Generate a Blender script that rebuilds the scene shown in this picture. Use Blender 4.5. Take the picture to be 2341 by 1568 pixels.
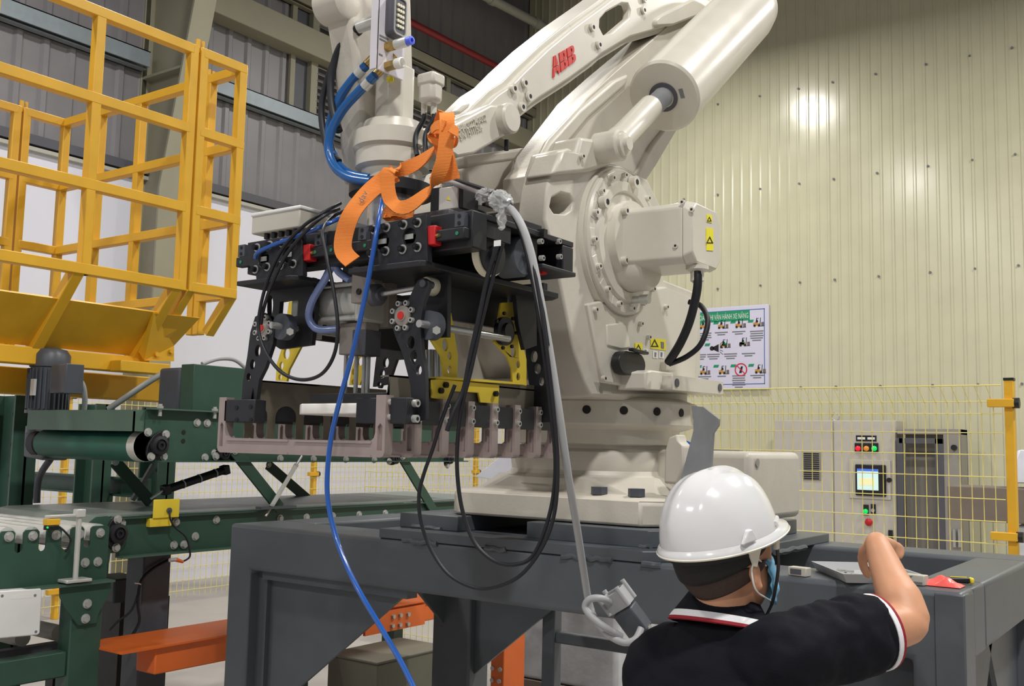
import bpy, bmesh, math, random
from mathutils import Vector, Matrix
from mathutils.geometry import tessellate_polygon
random.seed(7)
for o in list(bpy.data.objects): bpy.data.objects.remove(o)
SC = bpy.context.scene
COL = SC.collection
R = math.radians

# ------------------------------------------------------------------ camera
# plant axes: x runs along the robot's steel stand, y runs away towards the yellow wall, z up, floor z = 0
FPX, PW, PH = 2300.0, 2341.0, 1568.0
HOR, ROLL, YAW, CH = 1018.0, 0.0217, math.atan2(.5813, .8137), 1.65
PITCH = math.atan((HOR - PH / 2) / FPX)
_f = Vector((-math.sin(YAW) * math.cos(PITCH), math.cos(YAW) * math.cos(PITCH), math.sin(PITCH)))
_r = Vector((math.cos(YAW), math.sin(YAW), 0)); _u = _r.cross(_f)
_a = math.atan(ROLL)
_r, _u = _r * math.cos(_a) + _u * math.sin(_a), _u * math.cos(_a) - _r * math.sin(_a)
CAM = Vector((0, 0, CH))
cd = bpy.data.cameras.new('camera'); cam = bpy.data.objects.new('camera', cd); COL.objects.link(cam)
cd.sensor_fit = 'HORIZONTAL'; cd.sensor_width = 36.0; cd.lens = 36.0 * FPX / PW
cd.clip_start = .05; cd.clip_end = 200
cam.matrix_world = Matrix((( _r.x, _u.x, -_f.x, CAM.x), (_r.y, _u.y, -_f.y, CAM.y), (_r.z, _u.z, -_f.z, CAM.z), (0, 0, 0, 1)))
SC.camera = cam

# ------------------------------------------------------------------ world, lamps, exposure
SC.view_settings.view_transform = 'Standard'
try: SC.view_settings.look = 'None'
except Exception: pass
SC.view_settings.exposure = -1.1; SC.view_settings.gamma = 1.0
SC.view_settings.use_curve_mapping = False
wd = bpy.data.worlds.new('hall_ambient'); SC.world = wd; wd.use_nodes = True
wb = wd.node_tree.nodes['Background']; wb.inputs[0].default_value = (.93, .97, 1.0, 1); wb.inputs[1].default_value = 0.50
def high_bay(x, y, z, watts, size=.55, col=(1, .975, .93)):
    ld = bpy.data.lights.new('high_bay_lamp', 'AREA'); ld.shape = 'DISK'; ld.size = size; ld.energy = watts; ld.color = col
    lo = bpy.data.objects.new('high_bay_lamp', ld); lo.location = (x, y, z); COL.objects.link(lo)
LAMPS = [(-5.5, -7.0, 7.8, 430), (-5.5, -.4, 7.8, 380), (-5.6, 5.3, 7.8, 420), (-5.9, 11.2, 7.8, 380), (1.6, -6.5, 7.8, 700), (1.6, -.4, 7.8, 800), (1.6, 5.4, 7.8, 760), (1.6, 11.2, 7.8, 580)]
for L in LAMPS: high_bay(*L)

# ------------------------------------------------------------------ helpers
def site(px, py, x=None, y=None, z=None, d=None):
    """surveyed point: sight line of a point of the photograph cut with a plant plane"""
    v = _f + _r * ((px - PW / 2) / FPX) - _u * ((py - PH / 2) / FPX)
    if x is not None: t = (x - CAM.x) / v.x
    elif y is not None: t = (y - CAM.y) / v.y
    elif z is not None: t = (z - CAM.z) / v.z
    else: t = d
    return CAM + v * t
def lin(c):
    c /= 255.0
    return c / 12.92 if c <= .04045 else ((c + .055) / 1.055) ** 2.4
def rgb(r, g, b): return (lin(r), lin(g), lin(b), 1)

MATS = {}
def mat(name, col, rough=.5, metal=0.0, var=.06, scale=12.0, bump=0.0, bscale=60.0, emit=None, estr=1.0, spec=.5, coat=0.0, alpha=1.0, trans=0.0, wave=None, rvar=.08):
    m = bpy.data.materials.new(name); m.use_nodes = True
    nt = m.node_tree; b = nt.nodes['Principled BSDF']; N = nt.nodes.new; L = nt.links.new
    b.inputs['Roughness'].default_value = rough; b.inputs['Metallic'].default_value = metal
    b.inputs['Specular IOR Level'].default_value = spec
    b.inputs['Coat Weight'].default_value = coat
    b.inputs['Base Color'].default_value = col
    tc = N('ShaderNodeTexCoord')
    if var:
        n = N('ShaderNodeTexNoise'); n.inputs['Scale'].default_value = scale; n.inputs['Detail'].default_value = 5
        L(tc.outputs['Object'], n.inputs['Vector'])
        r = N('ShaderNodeValToRGB'); r.color_ramp.elements[0].position = .3; r.color_ramp.elements[1].position = .72
        r.color_ramp.elements[0].color = tuple(c * (1 - var) for c in col[:3]) + (1,)
        r.color_ramp.elements[1].color = tuple(min(1, c * (1 + var)) for c in col[:3]) + (1,)
        L(n.outputs['Fac'], r.inputs['Fac']); L(r.outputs['Color'], b.inputs['Base Color'])
        mr = N('ShaderNodeMapRange'); mr.inputs['To Min'].default_value = max(0.02, rough - rvar); mr.inputs['To Max'].default_value = min(1, rough + rvar)
        L(n.outputs['Fac'], mr.inputs['Value']); L(mr.outputs['Result'], b.inputs['Roughness'])
    if bump:
        if wave:
            n2 = N('ShaderNodeTexWave'); n2.wave_type = 'BANDS'; n2.bands_direction = wave; n2.inputs['Scale'].default_value = bscale; n2.inputs['Distortion'].default_value = .6
            L(tc.outputs['Object'], n2.inputs['Vector'])
        else:
            n2 = N('ShaderNodeTexNoise'); n2.inputs['Scale'].default_value = bscale; n2.inputs['Detail'].default_value = 4
            L(tc.outputs['Object'], n2.inputs['Vector'])
        bp = N('ShaderNodeBump'); bp.inputs['Strength'].default_value = bump; bp.inputs['Distance'].default_value = .004
        L(n2.outputs['Fac'], bp.inputs['Height']); L(bp.outputs['Normal'], b.inputs['Normal'])
    if emit:
        b.inputs['Emission Color'].default_value = emit; b.inputs['Emission Strength'].default_value = estr
    if alpha < 1: b.inputs['Alpha'].default_value = alpha
    if trans: b.inputs['Transmission Weight'].default_value = trans
    MATS[name] = m
    return m
mat('robot_white', rgb(208, 203, 191), .34, var=.035, scale=7, bump=.05, bscale=90, coat=.15)
mat('robot_white_cast', rgb(201, 195, 183), .42, var=.06, scale=9, bump=.12, bscale=120)
mat('zinc_panel', rgb(214, 210, 218), .38, var=.04)
mat('steel_grey', rgb(82, 87, 93), .4, var=.10, scale=6, bump=.10, bscale=40)
mat('steel_grey_worn', rgb(150, 152, 156), .45, metal=.2, var=.12, scale=14)
mat('black_anodised', rgb(31, 32, 37), .45, var=.10, scale=20, bump=.04)
mat('black_plastic', rgb(24, 24, 27), .42, var=.08)
mat('black_rubber', rgb(22, 23, 31), .5, var=.08)
mat('bolt_steel', rgb(186, 186, 182), .32, metal=.35, var=.08)
mat('bolt_black', rgb(30, 30, 32), .35, metal=.5, var=.05)
mat('chrome', rgb(200, 200, 198), .2, metal=.7, var=.04)
mat('brushed_alu', rgb(208, 208, 203), .34, metal=.25, var=.06)
mat('stainless_sheet', rgb(120, 113, 100), .36, metal=.3, var=.07, scale=5)
mat('finger_alloy', rgb(164, 149, 146), .45, metal=.25, var=.09, scale=16, bump=.08)
mat('alloy_brown', rgb(160, 151, 144), .42, metal=.15, var=.08)
mat('yellow_paint', rgb(222, 170, 40), .42, var=.06, scale=8, bump=.06, bscale=50)
mat('yellow_light', rgb(236, 208, 60), .5, var=.05)
mat('fence_yellow', rgb(226, 214, 132), .45, var=.05)
mat('green_paint', rgb(49, 79, 66), .42, var=.08, scale=10, bump=.04)
mat('green_cover', rgb(74, 100, 86), .45, var=.06, scale=10)
mat('green_belt', rgb(30, 92, 76), .5, var=.10, scale=10)
mat('grey_belt', rgb(120, 132, 126), .35, var=.12, scale=5)
mat('roller_wrap', rgb(205, 207, 204), .25, var=.14, scale=9, bump=.5, bscale=30, coat=.4)
mat('motor_grey', rgb(74, 78, 86), .42, var=.07)
mat('orange_paint', rgb(226, 108, 40), .42, var=.06, scale=8)
mat('orange_strap', rgb(240, 138, 56), .75, var=.05, bump=.35, bscale=95, wave='Z')
mat('blue_hose', rgb(24, 92, 160), .3, var=.06, coat=.3)
mat('blue_tube', rgb(34, 86, 168), .22, var=.06, coat=.5)
mat('clear_blue_hose', rgb(120, 138, 190), .25, var=.12, coat=.4)
mat('grey_cable', rgb(168, 169, 171), .5, var=.04)
mat('red_plastic', rgb(196, 30, 34), .4, var=.05)
mat('logo_red', rgb(198, 40, 30), .45, var=.02)
mat('green_dot', rgb(30, 130, 96), .5, var=.03)
mat('white_plastic', rgb(234, 234, 232), .42, var=.03)
mat('nylon_white', rgb(240, 239, 234), .5, var=.02)
mat('ivory', rgb(236, 230, 205), .4, var=.04)
mat('brass', rgb(186, 158, 98), .28, metal=.85, var=.08)
mat('fitting_blue', rgb(90, 110, 235), .35, var=.03)
mat('bright_blue', rgb(24, 130, 232), .4, var=.03)
mat('dark_hole', rgb(14, 14, 16), .7, var=0)
mat('label_yellow', rgb(238, 226, 40), .5, var=.03)
mat('label_white', rgb(236, 236, 234), .5, var=.02)
mat('ink_black', rgb(24, 24, 26), .6, var=0)
mat('ink_grey', rgb(120, 122, 128), .6, var=0)
mat('cabinet_beige', rgb(196, 191, 180), .5, var=.03)
mat('cabinet_dark', rgb(84, 84, 92), .5, var=.04)
mat('cabinet_inner', rgb(150, 145, 138), .5, var=.04)
mat('poster_white', rgb(222, 220, 240), .45, var=.02)
mat('poster_green', rgb(30, 152, 104), .5, var=.02)
mat('poster_blue', rgb(70, 110, 170), .5, var=0)
mat('poster_orange', rgb(205, 150, 70), .5, var=.03)
mat('poster_red', rgb(206, 50, 70), .5, var=.0)
mat('wall_yellow', rgb(214, 210, 180), .2, var=.035, scale=2.5, spec=.5, rvar=.05)
mat('wall_grey', rgb(132, 129, 132), .42, var=.07, scale=3)
mat('wall_white', rgb(228, 228, 240), .6, var=.015, scale=1.5)
mat('column_cream', rgb(152, 148, 128), .55, var=.06, scale=2)
mat('purlin_grey', rgb(140, 150, 156), .45, metal=.2, var=.06)
mat('roof_dark', rgb(70, 68, 66), .7, var=.08, scale=2)
mat('roof_blue', rgb(30, 58, 120), .5, var=.06)
mat('pipe_red', rgb(150, 44, 52), .45, var=.05)
mat('pipe_pale', rgb(182, 180, 168), .45, var=.05)
mat('floor_concrete', rgb(176, 170, 164), .5, var=.10, scale=2.2, bump=.05)
mat('box_olive', rgb(112, 110, 96), .55, var=.05)
mat('brown_card', rgb(118, 106, 96), .7, var=.06)
mat('plastic_wrap', rgb(196, 200, 206), .2, var=.15, scale=8, bump=.6, bscale=18, coat=.3)
mat('bag_white', rgb(226, 228, 240), .45, var=.05, bump=.3, bscale=12)
mat('helmet_white', rgb(222, 222, 224), .16, var=.01, coat=.4, rvar=.02)
mat('helmet_rim', rgb(232, 226, 208), .35, var=.03)
mat('skin', rgb(206, 150, 116), .5, var=.05, scale=22, bump=.05, bscale=200)
mat('hair_black', rgb(20, 17, 16), .65, var=.25, scale=240, bump=.6, bscale=420)
mat('hair_fade', rgb(62, 46, 38), .7, var=.35, scale=380, bump=.3, bscale=420)
mat('shirt_black', rgb(17, 18, 26), .85, spec=.2, var=.08, scale=60, bump=.25, bscale=420)
mat('shirt_white', rgb(232, 232, 236), .8, var=.02, bump=.2, bscale=300)
mat('shirt_red', rgb(150, 24, 42), .8, var=.03, bump=.2, bscale=300)
mat('trouser_navy', rgb(40, 44, 58), .85, var=.06)
mat('shoe_black', rgb(24, 22, 22), .5, var=.05)
mat('mask_blue', rgb(130, 198, 238), .7, var=.05, bump=.4, bscale=40)
mat('strap_black', rgb(16, 16, 18), .6, var=.03)
mat('red_bag', rgb(244, 104, 98), .28, var=.1, scale=18, bump=.5, bscale=30)
mat('knife_yellow', rgb(232, 210, 60), .4, var=.03)
mat('clear_tape', rgb(232, 234, 234), .15, var=.1, bump=.5, bscale=25, alpha=.42, coat=.5)
mat('clear_acrylic', rgb(215, 212, 205), .15, var=.05, alpha=.3)
mat('lamp_red', rgb(210, 20, 40), .3, var=0, emit=rgb(255, 30, 60), estr=1.2)
mat('lamp_orange', rgb(200, 130, 40), .3, var=0, emit=rgb(240, 150, 60), estr=.7)
mat('lamp_green', rgb(10, 180, 80), .3, var=0, emit=rgb(0, 230, 100), estr=1.4)
mat('screen_lit', rgb(200, 230, 225), .3, var=0, emit=rgb(205, 238, 232), estr=.95)
mat('screen_warm', rgb(230, 225, 170), .3, var=0, emit=rgb(238, 232, 180), estr=.95)
mat('screen_blue', rgb(60, 110, 220), .3, var=0, emit=rgb(80, 120, 230), estr=.9)

ORG = {}          # origin of every object in plant coordinates
class M:
    def __init__(s): s.v = []; s.f = []
    def add(s, vs, fs):
        k = len(s.v); s.v += [Vector(v) for v in vs]; s.f += [tuple(i + k for i in f) for f in fs]; return s
    def box(s, a, b, rot=None, piv=None):
        x0, y0, z0 = a; x1, y1, z1 = b
        vs = [Vector(p) for p in ((x0, y0, z0), (x1, y0, z0), (x1, y1, z0), (x0, y1, z0), (x0, y0, z1), (x1, y0, z1), (x1, y1, z1), (x0, y1, z1))]
        if rot is not None:
            c = Vector(piv) if piv is not None else sum(vs, Vector()) / 8
            vs = [c + rot @ (v - c) for v in vs]
        return s.add(vs, [(0, 3, 2, 1), (4, 5, 6, 7), (0, 1, 5, 4), (1, 2, 6, 5), (2, 3, 7, 6), (3, 0, 4, 7)])
    def cb(s, c, d, rot=None):
        c = Vector(c); d = Vector(d) / 2
        return s.box(c - d, c + d, rot)
    def cyl(s, p, q, r0, r1=None, n=20, caps=True):
        p, q = Vector(p), Vector(q); r1 = r0 if r1 is None else r1
        w = (q - p).normalized(); a = w.orthogonal().normalized()
        if abs(w.z) < .99: a = w.cross(Vector((0, 0, 1))).normalized()
        b = w.cross(a)
        vs = []
        for i in range(n):
            t = 2 * math.pi * (i + .5) / n; d = a * math.cos(t) + b * math.sin(t)
            vs += [p + d * r0, q + d * r1]
        fs = [(2 * i, 2 * ((i + 1) % n), 2 * ((i + 1) % n) + 1, 2 * i + 1) for i in range(n)]
        if caps: fs += [tuple(2 * i for i in range(n))[::-1], tuple(2 * i + 1 for i in range(n))]
        return s.add(vs, fs)
    def bar(s, p, q, w, h, up=(0, 0, 1)):
        p, q = Vector(p), Vector(q); d = (q - p).normalized(); up = Vector(up)
        a = d.cross(up)
        if a.length < 1e-4: a = d.orthogonal()
        a.normalize(); b = a.cross(d).normalized(); a *= w / 2; b *= h / 2
        vs = [p - a - b, p + a - b, p + a + b, p - a + b, q - a - b, q + a - b, q + a + b, q - a + b]
        return s.add(vs, [(0, 1, 2, 3), (7, 6, 5, 4), (0, 4, 5, 1), (1, 5, 6, 2), (2, 6, 7, 3), (3, 7, 4, 0)])
    def lathe(s, prof, o, ax=(0, 0, 1), n=40):
        o = Vector(o); w = Vector(ax).normalized(); a = w.orthogonal().normalized(); b = w.cross(a)
        vs = []; fs = []; k = len(prof)
        for i in range(n):
            t = 2 * math.pi * i / n; d = a * math.cos(t) + b * math.sin(t)
            vs += [o + d * r + w * h for r, h in prof]
        for i in range(n):
            j = (i + 1) % n
            for m in range(k - 1): fs.append((i * k + m, j * k + m, j * k + m + 1, i * k + m + 1))
        if prof[0][0] > 1e-6: fs.append(tuple(i * k for i in range(n))[::-1])
        if prof[-1][0] > 1e-6: fs.append(tuple(i * k + k - 1 for i in range(n)))
        return s.add(vs, fs)
    def tube(s, pts, r, n=10, smooth=True, caps=True):
        P = [Vector(p) for p in pts]
        if smooth and len(P) > 2: P = spline(P)
        if not hasattr(r, '__len__'): rr = [r] * len(P)
        else: rr = [r[0] + (r[-1] - r[0]) * i / (len(P) - 1) for i in range(len(P))] if len(r) == 2 else [r[min(len(r) - 1, int(i * len(r) / len(P)))] for i in range(len(P))]
        t0 = (P[1] - P[0]).normalized(); a = t0.orthogonal().normalized(); vs = []; fs = []
        for i, p in enumerate(P):
            t = ((P[i + 1] if i + 1 < len(P) else p) - (P[i - 1] if i else p)).normalized()
            a = (a - t * a.dot(t)).normalized(); b = t.cross(a)
            vs += [p + (a * math.cos(2 * math.pi * k / n) + b * math.sin(2 * math.pi * k / n)) * rr[i] for k in range(n)]
        for i in range(len(P) - 1):
            for k in range(n): fs.append((i * n + k, i * n + (k + 1) % n, (i + 1) * n + (k + 1) % n, (i + 1) * n + k))
        if caps: fs += [tuple(range(n))[::-1], tuple((len(P) - 1) * n + k for k in range(n))]
        return s.add(vs, fs)
    def prism(s, outer, depth, holes=()):
        """outer / holes: lists of 3D points in one plane; depth: 3D vector"""
        depth = Vector(depth); loops = [[Vector(p) for p in outer]] + [[Vector(p) for p in h] for h in holes]
        flat = [p for l in loops for p in l]; n = len(flat)
        tris = tessellate_polygon(loops)
        vs = flat + [p + depth for p in flat]
        nrm = Vector()
        for i in range(len(loops[0])): nrm += loops[0][i].cross(loops[0][(i + 1) % len(loops[0])])
        fs = []
        for t in tris:
            g = (flat[t[1]] - flat[t[0]]).cross(flat[t[2]] - flat[t[0]])
            if g.dot(depth) > 0: t = (t[0], t[2], t[1])
            fs.append(tuple(t)); fs.append(tuple(i + n for i in (t[0], t[2], t[1])))
        k = 0
        for li, l in enumerate(loops):
            m = len(l); a = Vector()
            for i in range(m): a += l[i].cross(l[(i + 1) % m])
            flip = (a.dot(depth) > 0) != (li > 0)
            for i in range(m):
                q = (k + i, k + (i + 1) % m, k + (i + 1) % m + n, k + i + n)
                fs.append(q if flip else q[::-1])
            k += m
        return s.add(vs, fs)
    def loft(s, rings, caps=True):
        n = len(rings[0]); vs = [p for r in rings for p in r]; fs = []
        for i in range(len(rings) - 1):
            for k in range(n): fs.append((i * n + k, i * n + (k + 1) % n, (i + 1) * n + (k + 1) % n, (i + 1) * n + k))
        if caps: fs += [tuple(range(n))[::-1], tuple((len(rings) - 1) * n + k for k in range(n))]
        return s.add(vs, fs)
    def ball(s, c, r, nu=16, nv=10, rot=None):
        c = Vector(c); r = Vector(r) if hasattr(r, '__len__') else Vector((r, r, r)); vs = []; fs = []
        for j in range(1, nv):
            ph = math.pi * j / nv
            for i in range(nu):
                th = 2 * math.pi * i / nu
                p = Vector((r.x * math.sin(ph) * math.cos(th), r.y * math.sin(ph) * math.sin(th), r.z * math.cos(ph)))
                vs.append(c + (rot @ p if rot is not None else p))
        top = Vector((0, 0, r.z)); 
        if rot is not None: top = rot @ top
        vs += [c + top, c - top]; a = len(vs) - 2
        for j in range(nv - 2):
            for i in range(nu): fs.append((j * nu + i, (j + 1) * nu + i, (j + 1) * nu + (i + 1) % nu, j * nu + (i + 1) % nu))
        for i in range(nu):
            fs.append((a, i, (i + 1) % nu)); fs.append((a + 1, (nv - 2) * nu + (i + 1) % nu, (nv - 2) * nu + i))
        return s.add(vs, fs)
    def ribbon(s, pts, wdir, w, th):
        """strap: path, width directions (one per point or one), width, thickness"""
        P = [Vector(p) for p in pts]; n = len(P)
        D = [Vector(d) for d in wdir] if hasattr(wdir[0], '__len__') else [Vector(wdir)] * n
        m = 8; P2 = spline(P, m); D2 = spline(D, m)
        rings = []
        for i, p in enumerate(P2):
            t = ((P2[i + 1] if i + 1 < len(P2) else p) - (P2[i - 1] if i else p)).normalized()
            d = (D2[i] - t * D2[i].dot(t)).normalized(); nn = t.cross(d)
            rings.append([p - d * w / 2 - nn * th / 2, p + d * w / 2 - nn * th / 2, p + d * w / 2 + nn * th / 2, p - d * w / 2 + nn * th / 2])
        return s.loft(rings)
def spline(P, m=8):
    out = []
    for i in range(len(P) - 1):
        a, b, c, d = P[max(0, i - 1)], P[i], P[i + 1], P[min(len(P) - 1, i + 2)]
        for k in range(m):
            t = k / m
            out.append(.5 * ((2 * b) + (c - a) * t + (2 * a - 5 * b + 4 * c - d) * t * t + (3 * b - a - 3 * c + d) * t ** 3))
    out.append(P[-1]); return out

def mesh_of(name, m, o, mt, smooth=40):
    me = bpy.data.meshes.new(name)
    me.from_pydata([tuple(v - o) for v in m.v], [], m.f); me.update()
    if smooth:
        me.shade_smooth(); me.set_sharp_from_angle(angle=R(smooth))
    me.materials.append(MATS[mt] if isinstance(mt, str) else mt)
    return me
def thing(name, label, cat, loc=(0, 0, 0), group=None):
    o = bpy.data.objects.new(name, None); o.empty_display_size = .1; COL.objects.link(o)
    o.location = loc; ORG[o] = Vector(loc); tag(o, label, cat, group); return o
def tag(o, label=None, cat=None, group=None, kind=None):
    if label: o['label'] = label
    if cat: o['category'] = cat
    if group: o['group'] = group
    if kind: o['kind'] = kind
    return o
def obj(name, m, mt, parent=None, bevel=0, seg=2, smooth=40, label=None, kind=None, loc=None, fix=True):
    """one mesh object from plant coordinates"""
    o0 = ORG[parent] if parent is not None else (Vector(loc) if loc is not None else Vector())
    me = mesh_of(name, m, o0, mt, smooth)
    if fix:
        bm = bmesh.new(); bm.from_mesh(me); bmesh.ops.recalc_face_normals(bm, faces=bm.faces); bm.to_mesh(me); bm.free()
        if smooth: me.set_sharp_from_angle(angle=R(smooth))
    o = bpy.data.objects.new(name, me); COL.objects.link(o)
    if parent is not None: o.parent = parent
    else: o.location = o0
    ORG[o] = o0
    if bevel:
        b = o.modifiers.new('bevel', 'BEVEL'); b.width = bevel; b.segments = seg; b.limit_method = 'ANGLE'; b.angle_limit = R(38); b.harden_normals = False
        if smooth: me.shade_smooth(); me.set_sharp_from_angle(angle=R(smooth))
    tag(o, label, kind=kind); return o
def stamp(name, me, at, parent, rot=None, label=None):
    """another piece sharing mesh data, placed at a plant point under its thing"""
    o = bpy.data.objects.new(name, me); COL.objects.link(o)
    o.location = Vector(at) - (ORG[parent] if parent is not None else Vector())
    if rot is not None: o.rotation_euler = rot
    if parent is not None: o.parent = parent
    ORG[o] = Vector(at) if parent is None else ORG[parent]
    if label: o['label'] = label
    return o
def bolt_mesh(name, ax, r, h, mt, socket=True, washer=0, wmt=None, n=12):
    m = M(); a = Vector(ax)
    m.cyl((0, 0, 0), a * h, r, n=n)
    if socket: m.cyl(a * (h * 1.0), a * (h + .0008), r * .5, n=6)
    me = mesh_of(name, m, Vector(), mt); 
    if socket:
        me.materials.append(MATS['dark_hole'])
        for p in me.polygons[n + 2:]: p.material_index = 1
    if washer:
        w = M().cyl((0, 0, 0), a * .0015, washer, n=14)
        k = len(me.vertices)
        bm = bmesh.new(); bm.from_mesh(me)
        vs = [bm.verts.new(v) for v in w.v]
        mi = len(me.materials)
        for f in w.f: nf = bm.faces.new([vs[i] for i in f]); nf.material_index = mi
        bm.to_mesh(me); bm.free(); me.materials.append(MATS[wmt or 'bolt_steel'])
    return me
def ngon(c, a, b, r, n=20, r2=None, ph=0):
    c, a, b = Vector(c), Vector(a), Vector(b); r2 = r if r2 is None else r2
    return [c + a * (r * math.cos(ph + 2 * math.pi * i / n)) + b * (r2 * math.sin(ph + 2 * math.pi * i / n)) for i in range(n)]
def glyphs(txt, o, ex, ey, size, depth, mt, name, parent, align='LEFT', squash=1.0, fit=None, relief=0.0):
    """raised lettering on a surface: o origin, ex reading direction, ey up"""
    cu = bpy.data.curves.new('lettering', 'FONT'); cu.body = txt; cu.size = 1.0; cu.align_x = align; cu.resolution_u = 2; cu.extrude = relief
    t = bpy.data.objects.new('lettering', cu); COL.objects.link(t)
    dg = bpy.context.evaluated_depsgraph_get(); dg.update()
    me0 = t.evaluated_get(dg).to_mesh()
    vs = [v.co.copy() for v in me0.vertices]; fs = [tuple(p.vertices) for p in me0.polygons]
    t.evaluated_get(dg).to_mesh_clear(); bpy.data.objects.remove(t); bpy.data.curves.remove(cu)
    if fit: squash = fit / (size * (max(v.x for v in vs) - min(v.x for v in vs)))
    o, ex, ey = Vector(o), Vector(ex), Vector(ey); nz = ex.cross(ey).normalized()
    m = M(); m.add([o + ex * (v.x * size * squash) + ey * (v.y * size) + nz * (depth + v.z * size) for v in vs], fs)
    return obj(name, m, mt, parent, smooth=0, fix=False)
X, Y, Z = Vector((1, 0, 0)), Vector((0, 1, 0)), Vector((0, 0, 1))
def tx(pts, x): return [site(u, v, x=x) for u, v in pts]
def ty(pts, y): return [site(u, v, y=y) for u, v in pts]
# ------------------------------------------------------------------ the hall
WX, WY, HZ = -10.0, 14.3, 9.7
fl = obj('floor', M().box((-12, -8, -.2), (8, 16, 0)), 'floor_concrete', smooth=0, kind='structure')
ce = obj('ceiling', M().box((-12, -8, HZ), (8, 16, HZ + .2)), 'roof_dark', smooth=0, kind='structure')
# yellow corrugated wall, sheet by sheet
wr = obj('wall_right', M().box((WX, WY + .03, 0), (8, WY + .2, HZ)), 'wall_yellow', smooth=0, kind='structure')
def sheet(pitch, ribs, rib, dep, h):
    prof = [(0, 0)]
    for i in range(ribs):
        a = i * pitch
        prof += [(a + pitch - rib - dep, 0), (a + pitch - rib, dep), (a + pitch - dep, dep), (a + pitch, 0)]
    return prof
pr_ = sheet(.15, 6, .036, .013, HZ)
m = M(); n = len(pr_)
m.add([(p, .02 - q, z) for z in (0, HZ) for p, q in pr_], [(i, i + 1, n + i + 1, n + i) for i in range(n - 1)])
ym = mesh_of('panel', m, Vector(), 'wall_yellow', smooth=0)
ORG[wr] = Vector()
for i in range(20): stamp('panel', ym, (WX + .9 * i, WY + .0 + .008 * (i % 2 == 0) * .2, 0), wr)
m = M(); sx = [-9.3 + .3 * k + .06 * math.sin(k * 2.3) for k in range(0, 50, 2)]
for zz in (2.58, 4.12, 5.6, 7.05):
    for x in sx: m.cyl((x, WY + .02, zz), (x, WY - .002, zz), .017, n=6)
obj('wall_screws', m, 'ink_grey', wr, kind='stuff')
# far grey wall: white painted lower half, ribbed sheets above
wl = obj('wall_left', M().box((WX - .25, -8, 0), (WX - .05, 16, HZ)), 'wall_grey', smooth=0, kind='structure')
ORG[wl] = Vector()
obj('white_panel', M().box((WX - .05, -8, 0), (WX + .02, WY, 4.58)), 'wall_white', wl, smooth=0)
pr_ = sheet(.293, 3, .085, .03, 5); m = M(); n = len(pr_)
m.add([(q, p, z) for z in (4.62, HZ) for p, q in pr_], [(i, n + i, n + i + 1, i + 1) for i in range(n - 1)])
gm = mesh_of('panel', m, Vector(), 'wall_grey', smooth=0)
for i in range(20): stamp('panel', gm, (WX, -3.3 + .879 * i, 0), wl)
def trim(k, m, mt, bevel=0): return obj('trim_%d' % k, m, mt, bevel=bevel, kind='structure', smooth=40)
t = M().box((WX, -4, 4.56), (WX + .09, WY, 4.60)); trim(1, t, 'pipe_pale')
t = M().box((WX, -4, 4.62), (WX + .11, WY, 4.72)); trim(2, t, 'cabinet_dark')
def zee(z0, z1, d, y0, y1):
    return M().box((WX + .03, y0, z0), (WX + .05, y1, z1)).box((WX + .03, y0, z1 - .012), (WX + d, y1, z1)).box((WX + d - .02, y0, z0 + .02), (WX + d, y1, z1)).box((WX + .03, y0, z0), (WX + d - .06, y1, z0 + .012))
trim(3, zee(5.80, 6.0, .2, -4, 6.55), 'purlin_grey'); trim(4, zee(5.80, 6.0, .2, 7.0, WY), 'purlin_grey')
trim(5, M().box((WX + .02, 7.1, 6.74), (WX + .3, WY, 7.1)), 'column_cream', bevel=.01)
trim(6, zee(7.42, 7.6, .2, 7.1, WY), 'column_cream')
# tapered portal column
def inx(z): return -9.50 + (max(z, 4.4) - 4.56) * .219
cw = trim(7, M().prism([(WX, 6.69, 0), (inx(0), 6.69, 0), (inx(4.4), 6.69, 4.4), (inx(HZ), 6.69, HZ), (WX, 6.69, HZ)], (0, .02, 0)), 'column_cream')
f_ = M().add([], []); 
for (a, b) in ((6.56, 6.83),):
    f_.prism([(inx(0), a, 0), (inx(0) + .03, a, 0), (inx(4.4) + .03, a, 4.4), (inx(HZ) + .03, a, HZ), (inx(HZ), a, HZ), (inx(4.4), a, 4.4)], (0, b - a, 0))
f_.box((WX, 6.56, 0), (WX + .03, 6.83, HZ))
trim(8, f_, 'column_cream')
trim(9, M().prism([(WX, 6.58, 5.72), (inx(5.72), 6.58, 5.72), (inx(5.75), 6.58, 5.75), (WX, 6.58, 5.75)], (0, .11, 0)), 'column_cream')
# louvred opening
w1 = obj('window_1', M().box((WX + .03, 9.05, 6.0), (WX + .12, 9.17, 7.42)).box((WX + .03, 8.72, 6.0), (WX + .08, 8.80, 7.42)).box((WX + .03, 11.9, 6.0), (WX + .12, 12.0, 7.42)), 'column_cream', kind='structure')
ORG[w1] = Vector()
obj('shutter_panel', M().box((WX + .02, 8.80, 6.0), (WX + .035, 9.05, 7.42)), 'cabinet_dark', w1)
sl = mesh_of('slat', M().add([(.03, 0, 0), (.12, 0, -.07), (.13, 0, -.06), (.04, 0, .01), (.03, 2.75, 0), (.12, 2.75, -.07), (.13, 2.75, -.06), (.04, 2.75, .01)], [(0, 1, 2, 3), (7, 6, 5, 4), (0, 4, 5, 1), (1, 5, 6, 2), (2, 6, 7, 3), (3, 7, 4, 0)]), Vector(), 'wall_grey', smooth=0)
for i in range(14): stamp('slat', sl, (WX, 9.16, 6.09 + .095 * i), w1)
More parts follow.
